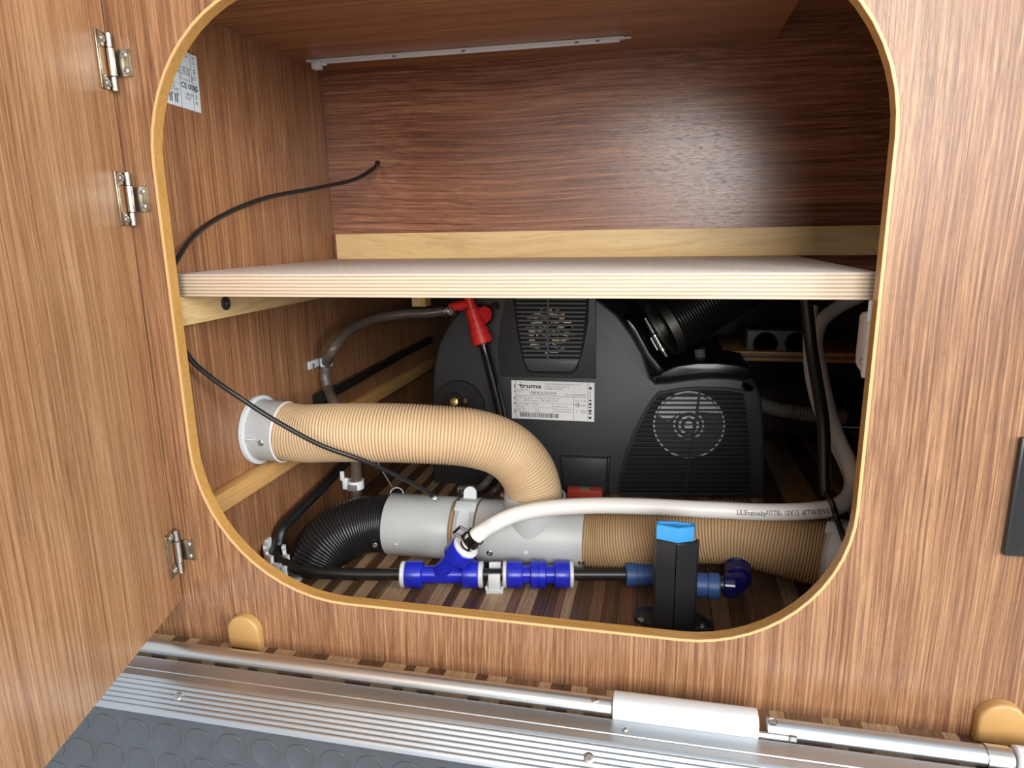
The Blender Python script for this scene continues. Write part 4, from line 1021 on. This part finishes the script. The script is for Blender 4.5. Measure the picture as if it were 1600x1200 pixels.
# latch keeper
kz0 = PX(1345, 582, .137).z; kz1 = PX(1345, 480, .137).z
lk = thing('latch_keeper', 'milky plastic latch keeper at the right edge of the opening', 'latch', Vector((.142, .035, kz0)))
yk = [(.0190, -.002), (.0190, 1.0), (.0260, 1.0), (.0370, .96), (.0410, .90), (.0415, .30), (.0400, .14), (.0340, .07), (.0270, .05), (.0235, -.04)]
G().prism([(y_, kz0+(kz1-kz0)*t) for y_, t in yk], Vector((.134, 0, 0)), YV, ZV, XV, .008, .0018, 3).build('body', 'clip_translucent', lk)
G().box((.1335, .0180, kz1-.006), (.140, .0215, kz1+.008), .001).build('hook', 'clip_white', lk)
screw(lk, PX(1347, 565, .134), (-1, 0, 0), .0022, 'zinc')

# ================================================================== outside the locker
tube_r = .0067
TY = -.0272
t0 = -.45; tL = PY(957, 1105, TY).x; tS = PY(1184, 1125, TY).x; tR = PY(1582, 1180, TY).x
rod = thing('aluminium_rod', 'silver aluminium rod lying on the floor left of the white sleeve', 'rod', Vector((-.2, TY, 0)))
tz = tube_r+.0002
G().lathe([(t0, tube_r-.0008), (t0+.0005, tube_r), (tL-.0006, tube_r), (tL, tube_r-.0008)], Vector((0, TY, tz)), XV, 32).build('tube', 'aluminium_warm', rod)
q = PY(930, 1088, TY); G().lathe([(-.0005, .0030), (.0005, .0028), (.0008, .0018)], Vector((q.x, TY-.002, tz+tube_r-.0003)), (0, -.2, 1), 20).build('rivet', 'steel', rod)
slv = thing('rod_sleeve', 'white plastic sleeve joining the two aluminium rods', 'sleeve', Vector(((tL+tS)/2, TY, 0)))
pts = []
for i in range(24):
    a = 2*math.pi*i/24; c__, s__ = math.cos(a), math.sin(a)
    pts.append((math.copysign(abs(c__)**.75, c__)*.0095, math.copysign(abs(s__)**.75, s__)*.0090))
G().prism(pts, Vector((tL+.0004, TY-.0006, .0092)), YV, ZV, XV, tS-tL-.0008, .0012).build('shell', 'white_plastic', slv)
rod2 = thing('aluminium_rod', 'silver aluminium rod right of the white sleeve with a steel tongue', 'rod', Vector((.1, TY, 0)))
r0 = PY(1197, 1130, TY).x
G().lathe([(r0, tube_r-.0008), (r0+.0005, tube_r), (tR-.0006, tube_r), (tR, tube_r-.0008)], Vector((0, TY, tz)), XV, 32).build('tube', 'aluminium', rod2)
G().box((tS-.004, TY-.0085, .0040), (r0+.014, TY-.0065, .0085), .0006).build('tongue', 'steel', rod2)
G().box((r0+.014, TY-.0088, .0040), (r0+.019, TY-.0064, .0085), .0004).build('latch_window', 'steel_dark', rod2)
q = PY(1207, 1126, TY); G().lathe([(-.0005, .0030), (.0003, .0030), (-.0004, .0022), (-.0004, .0001)], Vector((q.x, TY-.002, tz+tube_r-.0002)), (0, -.2, 1), 20).build('rivet', 'steel_dark', rod2)
q = PY(1560, 1168, TY); G().lathe([(-.0005, .0030), (.0003, .0030), (-.0004, .0022), (-.0004, .0001)], Vector((q.x, TY-.002, tz+tube_r-.0002)), (0, -.2, 1), 20).build('rivet', 'steel_dark', rod2)
G().lathe([(tR-.016, tube_r+.0004), (tR-.016, tube_r+.0009), (tR-.002, tube_r+.0009), (tR-.002, tube_r+.0004)], Vector((0, TY, tz)), XV, 32, cap=False).build('end_ring', 'steel', rod2)
rod3 = G().lathe([(tR+.001, tube_r), (tR+.002, tube_r+.0012), (tR+.25, tube_r+.0012)], Vector((0, TY, tz+.0012)), XV, 32).build('rod_sleeve', 'white_plastic'); tag(rod3, 'second white sleeve at the far right bottom corner', 'sleeve')
def cap(xc, label):
    g = G(); w = .0148; h = .0315
    poly_ = [(xc-w, .0004), (xc+w, .0004)]+[(xc+w*math.cos(math.pi*i/20), h-w+w*math.sin(math.pi*i/20)) for i in range(21)]
    c_ = thing('cover_cap', label, 'cap', Vector((xc, -.004, 0)), 'ochre caps on the front panel')
    G().prism(poly_, Vector((0, -.0075, 0)), XV, ZV, YV, .0073, .0022, 3).build('shell', 'ochre_cap', c_)
    return c_
cap((PY(357, 1000, -.007).x+PY(405, 1005, -.007).x)/2, 'rounded ochre plastic cap at the foot of the panel near the door')
cap(PY(1525, 1150, -.007).x+.0148, 'rounded ochre plastic cap at the foot of the panel in the right corner')
hx0 = PY(1590, 690, 0).x; hz1 = PY(1588, 684, -.004).z; hz0 = PY(1563, 868, -.004).z
hd_ = thing('door_handle', 'black plastic recessed handle plate on the right of the front panel', 'handle', Vector((hx0+.025, 0, hz0)))
g = G(); a_, b_, c_, d_ = hx0, hx0+.052, hz0, hz1; m_ = .0085
G().box((a_, -.0045, c_), (b_, -.0001, d_), .0012).build('plate', 'handle_black', hd_)
v = [(a_+.0015, -.0044, c_+.0015), (b_-.0015, -.0044, c_+.0015), (b_-.0015, -.0044, d_-.0015), (a_+.0015, -.0044, d_-.0015), (a_+m_, -.0085, c_+m_), (b_-m_, -.0085, c_+m_), (b_-m_, -.0085, d_-m_), (a_+m_, -.0085, d_-m_)]
f = [(0, 1, 5, 4), (1, 2, 6, 5), (2, 3, 7, 6), (3, 0, 4, 7), (4, 5, 6, 7)]
G().add(v, f).build('raised_face', 'handle_black', hd_, 0)
